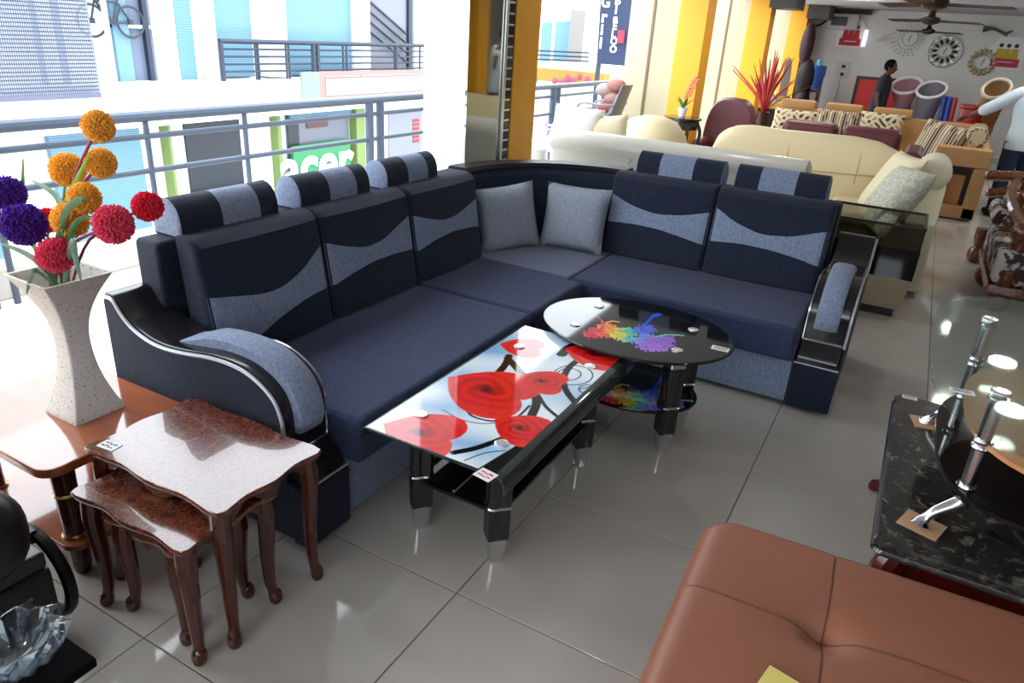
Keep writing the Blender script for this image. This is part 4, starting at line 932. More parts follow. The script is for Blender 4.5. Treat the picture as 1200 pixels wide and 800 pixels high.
wv = nt.nodes.new('ShaderNodeMath'); wv.operation = 'SINE'; ml = nt.nodes.new('ShaderNodeMath'); ml.operation = 'MULTIPLY'; ml.inputs[1].default_value = 16; nt.links.new(vo.outputs['Distance'], ml.inputs[0]); nt.links.new(ml.outputs[0], wv.inputs[0])
rp = nt.nodes.new('ShaderNodeValToRGB'); rp.color_ramp.elements[0].position = .2; rp.color_ramp.elements[0].color = (*lin(178, 176, 158), 1); rp.color_ramp.elements[1].position = .9; rp.color_ramp.elements[1].color = (*lin(205, 203, 184), 1)
nt.links.new(wv.outputs[0], rp.inputs[0]); nt.links.new(rp.outputs[0], nt.nodes['Principled BSDF'].inputs['Base Color'])
pillow('throw_pillow', 'large pale grey shiny patterned pillow leaning on the arm of the cream sofa', 'pillow', .52, .58, .22, (-.075, 6.32, .685), (.42, -.90, .0), (.50, .06, .86), pf)
pillow('throw_pillow', 'yellowish cream pillow tucked behind the pale grey patterned one', 'pillow', .50, .54, .16, (-.13, 6.60, .76), (.42, -.90, .0), (.46, .06, .88), M('pillow_cream', lin(226, 214, 178), .6, bump=.3, bs=18))
# ---- low table with tinted glass walls
gl_t = thin('tinted_glass', (.66, .66, .62)); beige = M('beige_gloss', lin(186, 168, 142), .2, coat=.4); dkw = M('dark_wenge', lin(34, 27, 25), .35)
gt = thing('glass_box_table', 'beige and black centre table with dark-framed tinted glass top beside the sofa arm', 'table', (-.14, 5.93, 0))
gx0, gx1, gy0, gy1 = -.46, .185, 5.50, 6.09
hx = lambda i, z0, z1, j=None: [(gx0+i, gy0+i, z0), (gx1-i, gy0+i, z0), (gx1-i, gy1-i, z0), (gx0+i, gy1-i, z0), (gx0+(j or 0), gy0+(j or 0), z1), (gx1-(j or 0), gy0+(j or 0), z1), (gx1-(j or 0), gy1-(j or 0), z1), (gx0+(j or 0), gy1-(j or 0), z1)]
ob('plinth', box(gx0+.06, gx1-.06, gy0+.05, gy1-.05, 0, .06), dkw, gt)
ob('base', hexa(hx(.03, .06, .29, .0), .006), beige, gt)
ob('black_band', box(gx0, gx1, gy0, gy0+.014, .29, .50), shelfm, gt); ob('black_band', box(gx1-.014, gx1, gy0+.014, gy1, .29, .42), shelfm, gt); ob('black_band', box(gx0, gx0+.014, gy0+.014, gy1, .29, .42), shelfm, gt); ob('black_band', box(gx0+.014, gx1-.014, gy1-.014, gy1, .29, .36), shelfm, gt)
for a in ((gx0+.006, gx1-.006, gy0+.004, gy0+.012), (gx0+.006, gx1-.006, gy1-.012, gy1-.004), (gx0+.004, gx0+.012, gy0+.012, gy1-.012), (gx1-.012, gx1-.004, gy0+.012, gy1-.012)): ob('glass_side', box(*a, .50 if a[3] < 5.6 else .42 if a[1]-a[0] < .1 else .36, .645), gl_t, gt)
for a in ((gx0, gx1, gy0, gy0+.018), (gx0, gx1, gy1-.018, gy1), (gx0, gx0+.018, gy0, gy1), (gx1-.018, gx1, gy0, gy1)): ob('rim', box(*a, .645, .662, .002), dkw, gt)
# ---- black stool with orchid
bstl = M('stool_black', (.012, .011, .011), .25, coat=.4)
sx_, sy_ = -2.49, 8.62
sl = thing('orchid_stand', 'black round stool with curved legs in front of a yellow pillar', 'stool', (sx_, sy_, 0))
ob('top', lathe([(.19, .87), (.22, .88), (.22, .90), (.20, .905)], 24, (sx_, sy_, 0)), bstl, sl); ob('apron', lathe([(.17, .77), (.205, .82), (.19, .87)], 24, (sx_, sy_, 0)), bstl, sl)
for k in range(4):
    a = k*math.pi/2+.6; ca, sa = math.cos(a), math.sin(a)
    ob('leg', tube(catmull([(sx_+r_*ca, sy_+r_*sa, z) for r_, z in ((.18, .84), (.23, .74), (.22, .6), (.17, .4), (.15, .2), (.18, .05), (.20, 0))], 3), .022, 8), bstl, sl)
ob('ring', tube([(sx_+.15*math.cos(a), sy_+.15*math.sin(a), .25) for a in [i*math.pi/8 for i in range(16)]], .012, 6, closed=True), bstl, sl)
ox, oy = -2.50, 8.60
pot = thing('potted_orchid', 'small white pot with a pink-orange orchid on the black stool', 'plant', (ox, oy, .905))
ob('pot', lathe([(.035, .905), (.042, .915), (.052, .99), (.056, 1.005), (.046, 1.005), (.04, .97)], 16, (ox, oy, 0)), M('pot_white', (.75, .75, .73), .3), pot)
for a, l in ((.3, .12), (2.4, .13), (3.6, .1), (5.4, .1)):
    ob('leaf', tube(catmull([(ox, oy, 1.0), (ox+l*.5*math.cos(a), oy+l*.5*math.sin(a), 1.07), (ox+l*math.cos(a), oy+l*math.sin(a), 1.12)], 4), [.010, .016, .02, .022, .022, .018, .013, .008, .002], 6, flat=.3), M('orchid_leaf', lin(60, 120, 50), .5), pot)
ob('stem', tube(catmull([(ox, oy, 1.0), (ox+.02, oy, 1.12), (ox+.07, oy, 1.26), (ox+.13, oy-.02, 1.36)], 5), .005, 5), stemm, pot)
for k in range(11):
    t = .35+k*.06; c = Vector((ox+.02+.11*t*t*1.0+(.02 if k % 2 else -.02), oy-.02*t, 1.0+.36*t)); ob('flower', ell(c, .026, .02, .02, 8, 6), M('orchid_pink', lin(226, 128, 96), .6), pot)
# ---- maroon recliner, maroon sofa
mar_l = M('maroon_leather', lin(96, 44, 52), .42, bump=.05, bs=40)
mc = thing('maroon_armchair', 'maroon armchair with a tall rounded back beside the yellow pillar', 'armchair', (-2.1, 9.15, 0))
ob('backrest', loft([[(x, 9.2+dy, z) for x, z in [(-2.20+w*math.copysign(abs(math.cos(a))**.6, math.cos(a)), .5+h*math.copysign(abs(math.sin(a))**.8, math.sin(a))) for a in [i*math.pi/16 for i in range(32)]]] for dy, w, h in ((-.08, .24, .5), (-.07, .30, .585), (0, .325, .61), (.1, .325, .61), (.16, .26, .52))]), mar_l, mc)
ob('seat', box(-2.45, -1.9, 8.75, 9.2, .0, .46, .05, 3), mar_l, mc)
for x in (-2.52, -1.98): ob('arm', box(x, x+.14, 8.72, 9.35, .06, .62, .05, 3), mar_l, mc)
mc.location.x += .06; mc.location.y += .32
ms = thing('maroon_sofa', 'maroon sofa seen from behind with two padded back cushions', 'sofa', (-.7, 8.75, 0))
ob('back', box(-1.72, .02, 8.42, 8.62, .0, .80, .03, 2), mar_l, ms)
for x0_, x1_ in ((-1.34, -.78), (-.75, -.17)): ob('back_cushion', box(x0_, x1_, 8.40, 8.62, .74, 1.02, .07, 3), mar_l, ms)
ob('seat', box(-1.6, -.05, 8.62, 9.25, .10, .44, .04, 2), mar_l, ms)
for x in (-1.75, -.12): ob('arm', box(x, x+.17, 8.42, 9.3, .05, .83, .05, 3), mar_l, ms)
# ---- red dried branches in a floor vase
rbx, rby = -2.2, 11.9
rb = thing('branch_vase', 'dark floor vase of red and orange dried branches by the yellow pillar', 'vase', (rbx, rby, 0))
ob('vase', lathe([(.09, 0), (.13, .1), (.14, .3), (.09, .6), (.07, .75), (.09, .8), (.05, .78)], 16, (rbx, rby, 0)), M('vase_dark', lin(50, 20, 20), .3), rb)
rr = random.Random(9); cols = [lin(150, 25, 45), lin(205, 70, 60), lin(215, 110, 80), lin(60, 25, 30), lin(165, 35, 50)]
for k in range(34):
    a = rr.uniform(0, 6.28); sp = rr.uniform(.03, .62); h = rr.uniform(.65, 1.0)-sp*.35; c3 = cols[k % 5]
    ob('branch', tube(catmull([(rbx, rby, .76), (rbx+sp*.25*math.cos(a), rby+sp*.25*math.sin(a), .76+h*.4), (rbx+sp*math.cos(a), rby+sp*.5*math.sin(a), .76+h)], 4), [.006, .008, .018, .02, .016, .02, .016, .01, .004] if k % 5 != 3 else .006, 5), M('branch_%d' % (k % 5), c3, .7), rb)
# ---- tan corner sofa with floral and striped cushions
tan = M('tan_suede', lin(174, 134, 86), .7, var=.06, vs=8)
flo = VC('floral_print', .8); strp = VC('stripe_print', .8)
def florcol(x, y):
    v = math.sin(x*38+2*math.sin(y*21))*math.sin(y*41+1.6*math.sin(x*24)); c = lin(206, 192, 160)
    if v > .45: return lin(62, 48, 34)
    if v < -.62: return lin(150, 130, 98)
    return c
def stripcol(x, y):
    s = [lin(196, 180, 150), lin(40, 30, 28), lin(196, 180, 150), lin(110, 70, 62), lin(214, 200, 172), lin(80, 60, 50), lin(190, 172, 140), lin(26, 22, 22)]
    return s[int((x+5)*58) % 8]
def ppillow(name, label, w, h, t, o_, ex, ey, fn, mat, group=None):
    b = pillow_bm(w, h, t, 44, .05); o = lo(name, b, mat, ang=80); paint(o, lambda c: fn(c.x, c.y)); f = frame3(o_, ex, ey); o.data.transform(f)
    return solo(o, label, 'cushion', group)
ts_ = thing('tan_sofa', 'tan suede corner sofa with an openwork arm, in front of the far wall', 'sofa', (-.5, 11, 0))
ob('backrest', box(-2.0, .75, 11.72, 11.95, .05, .92, .03, 2), tan, ts_)
for x in (-1.95, -1.32, -.68): ob('headrest', box(x, x+.5, 11.70, 11.9, .9, 1.03, .04, 2), tan, ts_)
ob('seat', box(-2.0, .2, 10.95, 11.75, .10, .44, .03, 2), tan, ts_); ob('seat', box(-.05, .62, 10.1, 11.7, .10, .44, .03, 2), tan, ts_)
ob('backrest', hexa([(.55, 9.95, .05), (.74, 9.95, .05), (.74, 11.8, .05), (.55, 11.8, .05), (.57, 9.95, .80), (.72, 9.95, .80), (.72, 11.8, .95), (.57, 11.8, .95)], .02), tan, ts_)
for a in ((.18, .74, .60, .80), (.18, .30, .02, .60), (.60, .74, .02, .60), (.18, .74, .02, .16)): ob('arm_frame', box(a[0], a[1], 9.72, 9.97, a[2], a[3], .015, 2), tan, ts_)
ob('arm_recess', box(.29, .61, 9.86, 9.95, .15, .61), dkw, ts_); ob('arm_panel', box(.30, .55, 9.80, 9.87, .16, .50, .01), M('tan_panel', lin(170, 118, 74), .7), ts_)
ob('plinth', box(.2, .7, 9.76, 11.6, 0, .03), dkw, ts_)
def far_pillow(label, px0, px1, py0, py1, fn, mat, Y=11.5, name='cushion'):
    a, b_ = ony(px0, py0, Y), ony(px1, py1, Y); w = b_.x-a.x; h = max(.34, a.z-b_.z); z = max(a.z, b_.z)
    ppillow(name, label, w*1.02, h, .14, ((a.x+b_.x)/2, Y-.06, z-h/2+.02), (1, 0, -.02), (0, .22, .97), fn, mat)
far_pillow('floral cushion at the window end of the tan sofa', 909, 957, 127, 152, florcol, flo)
far_pillow('striped cushion between the two floral cushions of the tan sofa', 959, 1004, 128, 155, stripcol, strp)
far_pillow('floral cushion in front of the standing dark-clad man', 1010, 1055, 131, 160, florcol, flo)
ppillow('cushion', 'big striped cushion in clear wrap leaning in the corner of the tan sofa', .56, .54, .2, (.20, 10.5, .74), (.86, -.42, -.12), (.28, .25, .92), stripcol, strp)
b = loft([[(.56+.11*k*math.cos(a), y, .92+.10*k*math.sin(a)) for a in [i*math.pi/12 for i in range(24)]] for y, k in ((9.98, .75), (9.985, .98), (10.0, 1)) + tuple((lerp(10.0, 10.5, i/10), 1) for i in range(1, 11)) + ((10.52, .8),)])
o = lo('bolster', b, strp); paint(o, lambda c: stripcol(c.x*1.0, 0) if c.y < 9.99 else stripcol(c.y*1.0, 0)); solo(o, 'striped bolster lying on the end of the tan sofa', 'bolster')
# ---- carved armchair on the right
carv = M('carved_wood', lin(96, 50, 22), .22, var=.5, vs=38, bump=.5, bs=45, coat=.6)
fz_ = VC('carved_fabric', .85)
def fabcol(c):
    v = math.sin(c.x*52+math.sin(c.y*30)*2.2)*math.sin((c.y+c.z)*46+math.sin(c.x*40)*2); g = math.sin(c.x*25+c.y*38+3*math.sin(c.y*14))
    return mixc(lin(52, 42, 40), lin(190, 184, 182), max(0, min(1, .5+4*(v+.5*g-.1))))
ka = thing('carved_sofa', 'carved glossy brown wooden sofa with grey patterned upholstery', 'sofa', (1.4, 6.85, 0))
b = box(.70, 2.2, 6.22, 7.45, .20, .46, .05, 3); bmesh.ops.subdivide_edges(b, edges=b.edges[:], cuts=80, use_grid_fill=True)
o = ob('seat_cushion', b, fz_, ka); paint(o, fabcol)
ob('seat_rail', box(.69, 2.22, 6.20, 7.48, .12, .20, .02, 2), carv, ka)
for x, y in ((.74, 6.98), (.70, 7.74), (2.1, 6.3), (.80, 6.26)):
    ob('leg', lathe([(.035, 0), (.062, .02), (.075, .07), (.066, .12), (.04, .15), (.05, .19), (.06, .24), (.06, .32)], 14, (x, y, 0)), carv, ka)
for (x, y) in ((.78, 6.98), (.82, 6.32)):
    ob('arm_post', lathe([(.05, .30), (.06, .36), (.04, .42), (.065, .50), (.05, .56), (.07, .62), (.06, .68)], 14, (x, y, 0)), carv, ka)
for k, (x, y, z, r_) in enumerate(((.78, 7.05, .70, .075), (.80, 6.25, .60, .08), (.86, 6.35, .52, .06), (.9, 7.3, .56, .06), (.76, 6.75, .58, .05), (1.0, 7.5, .56, .06), (1.16, 7.5, .58, .06), (1.32, 7.5, .56, .06))): ob('carving', ell((x, y, z), r_, r_*.8, r_, 12, 8), carv, ka)
ob('arm_rail', tube(catmull([(.80, 6.22, .64), (.76, 6.6, .68), (.74, 7.0, .74), (.80, 7.5, .80)], 5), .04, 8), carv, ka)
ob('crest_rail', tube(catmull([(.56, 7.58, .80), (.80, 7.56, .83), (1.3, 7.55, .86), (2.2, 7.55, .84)], 6), [.02]+[.045]*18, 8), carv, ka)
ob('crest_rail', tube(catmull([(.60, 7.50, .66), (.82, 7.50, .71), (1.3, 7.50, .72), (2.2, 7.50, .7)], 6), [.02]+[.04]*18, 8), carv, ka)
b = box(.84, 2.1, 7.44, 7.56, .44, .72, .03, 2); bmesh.ops.subdivide_edges(b, edges=b.edges[:], cuts=30, use_grid_fill=True); o = ob('back_pad', b, fz_, ka); paint(o, fabcol)
b = box(.66, .84, 6.9, 7.5, .50, .64, .04, 2); bmesh.ops.subdivide_edges(b, edges=b.edges[:], cuts=20, use_grid_fill=True); o = ob('arm_pad', b, fz_, ka); paint(o, fabcol)
# ================================================================ balcony chairs
wp = M('white_plastic', lin(176, 176, 178), .35); wp2 = M('grey_plastic', lin(122, 124, 128), .4)
def plastic_chair(label, loc, rz, group, mat=wp, tilt=0., tagp=False):
    t = thing('plastic_chair', label, 'chair', loc, rz, group)
    lo('seat', grid_solid(lambda u, v: (lerp(-.22, .22, u), lerp(-.22, .22, v), .43-.02*math.sin(math.pi*u)*math.sin(math.pi*v)), 10, 10, .012), mat, t)
    lo('backrest', grid_solid(lambda u, v: (lerp(-.20, .20, u)*(1-.12*v), .20+.14*v+.03*math.sin(math.pi*u), .44+.44*v), 10, 8, .012), mat, t)
    for sx in (-1, 1):
        for sy in (-1, 1): lo('leg', tube([(sx*.19, sy*.19, .425), (sx*.23, sy*.24, 0)], .018, 6), mat, t)
        lo('arm', tube(catmull([(sx*.19, .27, .66), (sx*.25, .12, .65), (sx*.25, -.14, .64), (sx*.22, -.19, .44)], 4), .016, 6), mat, t)
    if tagp: lo('hang_tag', box(-.05, .05, .17, .18, .62, .74), M('tag_rose', lin(235, 90, 120), .5), t)
    return t
def grid_solid(fn, nu, nv, th):
    b = grid(nu, nv, fn); bmesh.ops.recalc_face_normals(b, faces=b.faces); bmesh.ops.solidify(b, geom=b.faces[:], thickness=th); return b
for k in range(4): plastic_chair('white plastic chair in the stack on the balcony, number of its place unseen' if False else 'grey-white plastic chair stacked on the balcony', (-3.60+.05*k, 8.35, .11*k+.001), R(-90), 'plastic chairs stacked on the balcony', wp2)
plastic_chair('single white plastic chair with a pink tag, on the balcony behind the white sofa', (-4.15, 8.0, 0), R(-60), None, wp, tagp=True)
box_w = thing('wrapped_bundle', 'red and peach wrapped bundle heaped on top of the stacked balcony chairs', 'bundle', (-3.34, 8.36, .80))
for k, (dx, dz, c3) in enumerate(((0, .07, lin(150, 66, 72)), (.06, .18, lin(150, 112, 104)), (-.05, .26, lin(150, 132, 128)), (.08, .32, lin(150, 100, 88)))):
    ob('bag', ell((-3.34+dx, 8.36, .87+dz), .12, .11, .08, 12, 8), M('bag_%d' % k, c3, .6), box_w)
# ================================================================ far end of the shop
YW = 16.985
def wp_(x, y, d=0.): return ony(x, y, YW-d)
black = M('plain_black', (.015, .015, .016), .5); silver = M('clock_silver', (.6, .62, .6), .35, metal=.6); dial = M('dial_white', (.72, .74, .72), .5); gold = M('clock_gold', (.45, .36, .18), .4, metal=.5)
def disc(c, r, d, n=28, bm=None): return loft([[(c.x+r*k*math.cos(2*math.pi*i/n), c.y-y, c.z+r*k*math.sin(2*math.pi*i/n)) for i in range(n)] for y, k in ((0, 1), (d*.8, 1), (d, .94))], bm=bm)
def clock(label, px, py, rd, deco):
    c = wp_(px, py); t = thing('wall_clock', label, 'clock', (c.x, YW, c.z-rd))
    ob('dial', disc(c, rd, .03), dial, t); ob('bezel', tube([(c.x+rd*math.cos(a), c.y-.03, c.z+rd*math.sin(a)) for a in [i*math.pi/14 for i in range(28)]], .012, 6, closed=True), silver, t)
    ob('hand', tube([(c.x, c.y-.04, c.z), (c.x+.03, c.y-.04, c.z+rd*.6)], .007, 5), black, t); ob('hand', tube([(c.x, c.y-.04, c.z), (c.x-.01, c.y-.04, c.z-rd*.5)], .006, 5), black, t)
    deco(t, c)
def deco_b(t, c):
    for k in range(12):
        a = k*math.pi/6; p = c+Vector((math.cos(a), 0, math.sin(a)))*.175; ob('petal', mtx(ell((0, 0, 0), .048, .02, .026, 8, 6), Matrix.Translation((p.x, c.y-.02, p.z)) @ Matrix.Rotation(-a, 4, 'Y')), black, t)
        p = c+Vector((math.cos(a+.26), 0, math.sin(a+.26)))*.25; ob('outer_petal', mtx(ell((0, 0, 0), .055, .012, .04, 8, 6), Matrix.Translation((p.x, c.y-.012, p.z)) @ Matrix.Rotation(-a-.26, 4, 'Y')), silver, t)
    ob('ring', tube([(c.x+.285*math.cos(a), c.y-.012, c.z+.285*math.sin(a)) for a in [i*math.pi/16 for i in range(32)]], .014, 6, closed=True), silver, t)
def deco_c(t, c):
    for k in range(16):
        a = k*math.pi/8; p = c+Vector((math.cos(a), 0, math.sin(a)))*.195; ob('petal', mtx(ell((0, 0, 0), .05, .02, .034, 8, 6), Matrix.Translation((p.x, c.y-.02, p.z)) @ Matrix.Rotation(-a, 4, 'Y')), gold, t)
def deco_a(t, c):
    for ring in range(3):
        for k in range(22):
            a = k*2*math.pi/22; r_ = .2+ring*.055; p = Vector((c.x+r_*math.cos(a), c.y-.015, c.z+r_*math.sin(a)))
            if ring and -.9 < math.sin(a) and math.cos(a) > .3 and ring == 2: continue
            ob('bead', ell(p, .017, .012, .017, 6, 5), silver, t)
    for k in range(18):
        s = k/18; ob('bead', ell((c.x-.30-.30*s, c.y-.015, c.z+.05-.14*s+(.06*(1-s))*((k % 3)-1)), .018, .012, .014, 6, 5), silver, t)
clock('silver beaded wall clock with a trailing teardrop tail', 1066, 45, .13, deco_a)
clock('round wall clock with black petals and a silver outer ring', 1107, 60, .11, deco_b)
clock('small sunburst wall clock with dull gold petals', 1151, 73, .12, deco_c)
# cut-out posters of three standing figures
def cutout(label, px, py, w, h, c1, c2):
    c = wp_(px, py); t = thing('wall_poster', label, 'poster', (c.x, YW, c.z-h/2))
    pts = [(-.5, -.5), (.5, -.5), (.5, .2), (.28, .5), (-.22, .5), (-.5, .15)]
    ob('board', prism([(c.x+a*w, c.z+b_*h) for a, b_ in pts], YW-.02, YW, XZ), M('poster_white', lin(240, 240, 242), .6), t)
    for k in (-1, 0, 1):
        x = c.x+k*w*.2; ob('figure_body', prism([(x-w*.12, c.z-h*.3), (x+w*.12, c.z-h*.3), (x+w*.08, c.z+h*.12), (x-w*.08, c.z+h*.12)], YW-.026, YW-.0205, XZ), c1, t)
        ob('figure_head', disc(Vector((x, YW-.0205, c.z+h*.22)), w*.06, .006, 10), black, t)
    ob('banner', box(c.x-w*.38, c.x+w*.38, YW-.03, YW-.0265, c.z-h*.44, c.z-h*.18), c2, t)
    ob('banner_line', box(c.x-w*.2, c.x+w*.22, YW-.032, YW-.0305, c.z-h*.30, c.z-h*.27), M('poster_line', lin(235, 200, 200), .6), t)
redp = M('poster_red', lin(190, 30, 36), .5)
cutout('white cut-out poster with three red figures under the meter box', 998, 39, .52, .52, redp, redp)
cutout('white cut-out poster with three yellow figures and a pink banner', 1180, 62, .60, .56, M('poster_yellow', lin(200, 170, 40), .5), M('poster_pink', lin(190, 40, 80), .5))
c = wp_(988, 24); t = thing('meter_box', 'white electric meter box high on the far wall with a cable', 'meter', (c.x, YW, c.z-.17))
ob('case', box(c.x-.28, c.x+.30, YW-.14, YW-.001, c.z-.17, c.z+.12, .015), M('case_white', lin(205, 208, 214), .4), t); ob('display', box(c.x-.2, c.x+.1, YW-.146, YW-.1405, c.z-.1, c.z+.06), M('display_grey', lin(70, 75, 90), .3), t); ob('top_shade', box(c.x-.2, c.x+.5, YW-.2, YW-.001, c.z+.121, c.z+.2), black, t)
ob('cable', tube(catmull([(c.x-.28, YW-.05, c.z), (c.x-.45, YW-.05, c.z-.12), (c.x-.62, YW-.05, c.z-.06), (c.x-.62, YW-.05, c.z+.2)], 5), .02, 6), black, t)
c = wp_(1014, 45); solo(ob('tube_light', mtx(lathe([(.03, -.15), (.035, -.14), (.035, .14), (.03, .15)], 12), Matrix.Translation((c.x, YW-.07, c.z))), M('tube_glow', (.8, .82, 1), .4, emit=1.2)), 'small glowing tube light beside the red-figure poster', 'light')
c = wp_(987, 82); t = thing('switchboard', 'white switch plate with two sockets on the far wall', 'switch', (c.x, YW, c.z-.15))
ob('plate', box(c.x-.12, c.x+.12, YW-.02, YW-.001, c.z-.15, c.z+.15, .006), M('plate_white', lin(212, 212, 212), .4), t)
for dz in (.07, -.08): ob('socket', box(c.x-.02, c.x+.05, YW-.026, YW-.0205, c.z+dz-.03, c.z+dz+.03), black, t)
ob('wire', tube(catmull([(c.x, YW-.01, c.z-.15), (c.x-.02, YW-.01, c.z-.6), (c.x-.2, YW-.01, c.z-1.1)], 5), .006, 5), M('wire_grey', lin(160, 160, 160), .6), t)
a, b_ = ony(1152, 34, YW-.1), ony(1187, 36, YW-.1); solo(ob('branch_ornament', tube(catmull([a, a+Vector((.18, 0, .01)), a+Vector((.4, 0, -.08)), b_+Vector((-.1, 0, -.06)), b_], 4), [.07, .06, .05, .035, .03, .03, .03, .03, .03, .03, .03, .03, .028, .026, .022, .016, .01], 6), M('branch_grey', lin(95, 92, 86), .6)), 'thin grey branch ornament near the ceiling above the clocks', 'ornament')
# red framed board
a, b_ = ony(1007, 92, 16.4), ony(1062, 131, 16.4)
t = thing('red_board', 'red board with a dark frame standing behind the dark-clad man', 'board', ((a.x+b_.x)/2, 16.4, .0))
ob('panel', box(a.x, b_.x, 16.38, 16.42, .55, a.z), M('board_red', lin(196, 40, 34), .4), t)
for q in ((a.x-.05, a.x, .5, a.z+.05), (b_.x, b_.x+.05, .5, a.z+.05), (a.x, b_.x, a.z, a.z+.05), (a.x, b_.x, .5, .55)): ob('frame', box(q[0], q[1], 16.36, 16.44, q[2], q[3]), dkw, t)
for x in (a.x+.05, b_.x-.1): ob('leg', box(x, x+.05, 16.37, 16.43, 0, .5), dkw, t)
for k, (w, dz) in enumerate(((.3, .25), (.12, .5), (.2, .62))): ob('mark', box(a.x+.3, a.x+.3+w, 16.372, 16.379, a.z-dz-.03, a.z-dz), M('mark_white', lin(220, 130, 125), .6), t)
# dark low counter
t = thing('low_counter', 'dark low counter along the far wall under the red board', 'counter', (0, 15.6, 0)); ob('body', box(-1.9, .9, 15.3, 15.9, .03, .62, .01), dkw, t); ob('top', box(-1.95, .95, 15.25, 15.95, .62, .66, .01), black, t)
# wrapped tub chairs
wrapw = M('wrap_white', lin(225, 222, 228), .3, alpha=1.); wrapp = M('wrap_pink', lin(190, 140, 155), .35); wrapg = M('wrap_grey', lin(140, 138, 150), .35); wrapt = M('wrap_tan', lin(170, 128, 78), .5)
def tub(label, px, py, Y, r, body, rimm, base_h, grp=None):
    c = ony(px, py, Y); t = thing('tub_chair', label, 'chair', (c.x, Y, base_h), group=grp)
    n = 24; rim = [(c.x+r*math.cos(a)*1.25, Y+r*.8*math.sin(a), c.z+.13*math.sin(a)+.03*math.cos(a)) for a in [i*2*math.pi/n for i in range(n)]]
    ob('rim', tube(rim, .026, 8, closed=True), rimm, t)
    rs = [[(lerp(c.x, p[0], k), lerp(Y, p[1], k), lerp(p[2], base_h, s)) for p in rim] for s, k in ((.0, 1), (.15, .9), (.4, .66), (.75, .52), (1, .5))]
    rs += [[(lerp(c.x, p[0], k), lerp(Y, p[1], k), p[2]-.0-d) for p in rim] for k, d in ()]
    b = loft(rs, cap=False); bmesh.ops.solidify(b, geom=b.faces[:], thickness=.02); ob('shell', b, body, t)
    ob('seat', ell((c.x, Y, lerp(c.z, base_h, .45)), r*.85, r*.6, .06, 16, 8), body, t)
tub('tub chair wrapped in clear film with a pink body', 1063, 100, 15.2, .19, wrapp, wrapw, .665)
tub('tub chair wrapped in clear film with a dark grey body', 1092, 105, 15.0, .18, wrapg, wrapw, .03)
tub('tan tub chair with a pale rim behind the man in the white shirt', 1168, 104, 13.6, .145, wrapt, M('rim_tan', lin(190, 178, 160), .4), .03)
# folded coloured panels and red stool
for k, (px, c3, nm) in enumerate(((1108, lin(30, 60, 130), 'navy'), (1114, lin(30, 70, 170), 'blue'), (1120, lin(160, 30, 40), 'red'))):
    a, b_ = ony(px, 113+k, 14.5), ony(px-6, 152, 14.5)
    t = thing('folding_stool', 'folded %s plastic stool leaning near the far wall' % nm, 'stool', (a.x, 14.5, 0), group=None)
    mm = M('fold_%d' % k, c3, .35)
    ob('panel', hexa([(b_.x-.05, 14.45, .02), (b_.x+.03, 14.45, .02), (b_.x+.03, 14.85, .02), (b_.x-.05, 14.85, .02), (a.x-.04, 14.5, a.z), (a.x+.04, 14.5, a.z), (a.x+.04, 14.85, a.z), (a.x-.04, 14.85, a.z)], .02), mm, t)
    ob('edge', tube([(b_.x-.01, 14.44, .05), (a.x, 14.49, a.z)], .025, 6), mm, t)
c = ony(1141, 124, 13.2); t = thing('red_stool', 'round red plastic stool beside the bolster of the tan sofa', 'stool', (c.x, 13.2, 0))
ob('seat', lathe([(.16, c.z-.05), (.19, c.z-.03), (.19, c.z), (.15, c.z+.015)], 20, (c.x, 13.2, 0)), M('stool_red', lin(140, 30, 28), .35), t)
ob('body', lathe([(.2, 0), (.17, .3), (.16, c.z-.05)], 20, (c.x, 13.2, 0)), MATS['stool_red'], t)
# water drum on stand, dressing mirror, dark upholstered stack, yellow counter
c = ony(954, 104, 16.3); t = thing('water_dispenser', 'blue water drum with a cyan cap on a brown wooden stand', 'dispenser', (c.x, 16.3, 0))
ob('drum', lathe([(.12, c.z), (.135, c.z+.03), (.135, c.z+.2), (.155, c.z+.27), (.155, c.z+.42), (.14, c.z+.44)], 18, (c.x, 16.3, 0)), M('drum_blue', lin(70, 110, 200), .35), t); ob('cap', lathe([(.05, c.z+.44), (.05, c.z+.54), (.03, c.z+.56)], 12, (c.x, 16.3, 0)), M('cap_cyan', lin(130, 220, 240), .3), t)
for dx in (-.1, .1):
    for dy in (-.1, .1): ob('stand_leg', box(c.x+dx-.025, c.x+dx+.025, 16.3+dy-.025, 16.3+dy+.025, 0, c.z), nestw, t)
for z in (.25, .5, c.z-.06): ob('stand_rung', box(c.x-.12, c.x+.12, 16.18, 16.21, z, z+.05), nestw, t)
c0, c1 = ony(912, 112, 15.2), ony(931, 68, 15.2)
t = thing('dressing_mirror', 'grey arched dressing mirror on a wooden base before the last yellow pillar', 'mirror', ((c0.x+c1.x)/2, 15.2, 0))
mw_ = (c1.x-c0.x)/2; mx_ = (c0.x+c1.x)/2
pts = [(mx_-mw_, c0.z), (mx_+mw_, c0.z)]+[(mx_+mw_*math.cos(a), lerp(c0.z, c1.z, .35)+(c1.z-c0.z)*.65*math.sin(a)) for a in [i*math.pi/14 for i in range(15)]]
ob('mirror_glass', prism(pts, 15.18, 15.21, XZ), M('mirror_grey', lin(105, 105, 108), .25, metal=.3), t); ob('base', box(mx_-mw_-.05, mx_+mw_+.05, 15.05, 15.3, 0, c0.z, .01), M('dresser_wood', lin(150, 110, 60), .4), t)
a, b_ = ony(889, 118, 13.6), ony(914, 128, 13.6); t = thing('yellow_counter', 'yellow-topped black counter between the far pillars', 'counter', ((a.x+b_.x)/2, 13.7, 0))
ob('top', box(a.x, b_.x+.15, 13.5, 14.0, b_.z, a.z, .01), M('counter_yellow', lin(205, 165, 80), .4), t); ob('body', box(a.x+.02, b_.x+.12, 13.52, 13.98, 0, b_.z), black, t)
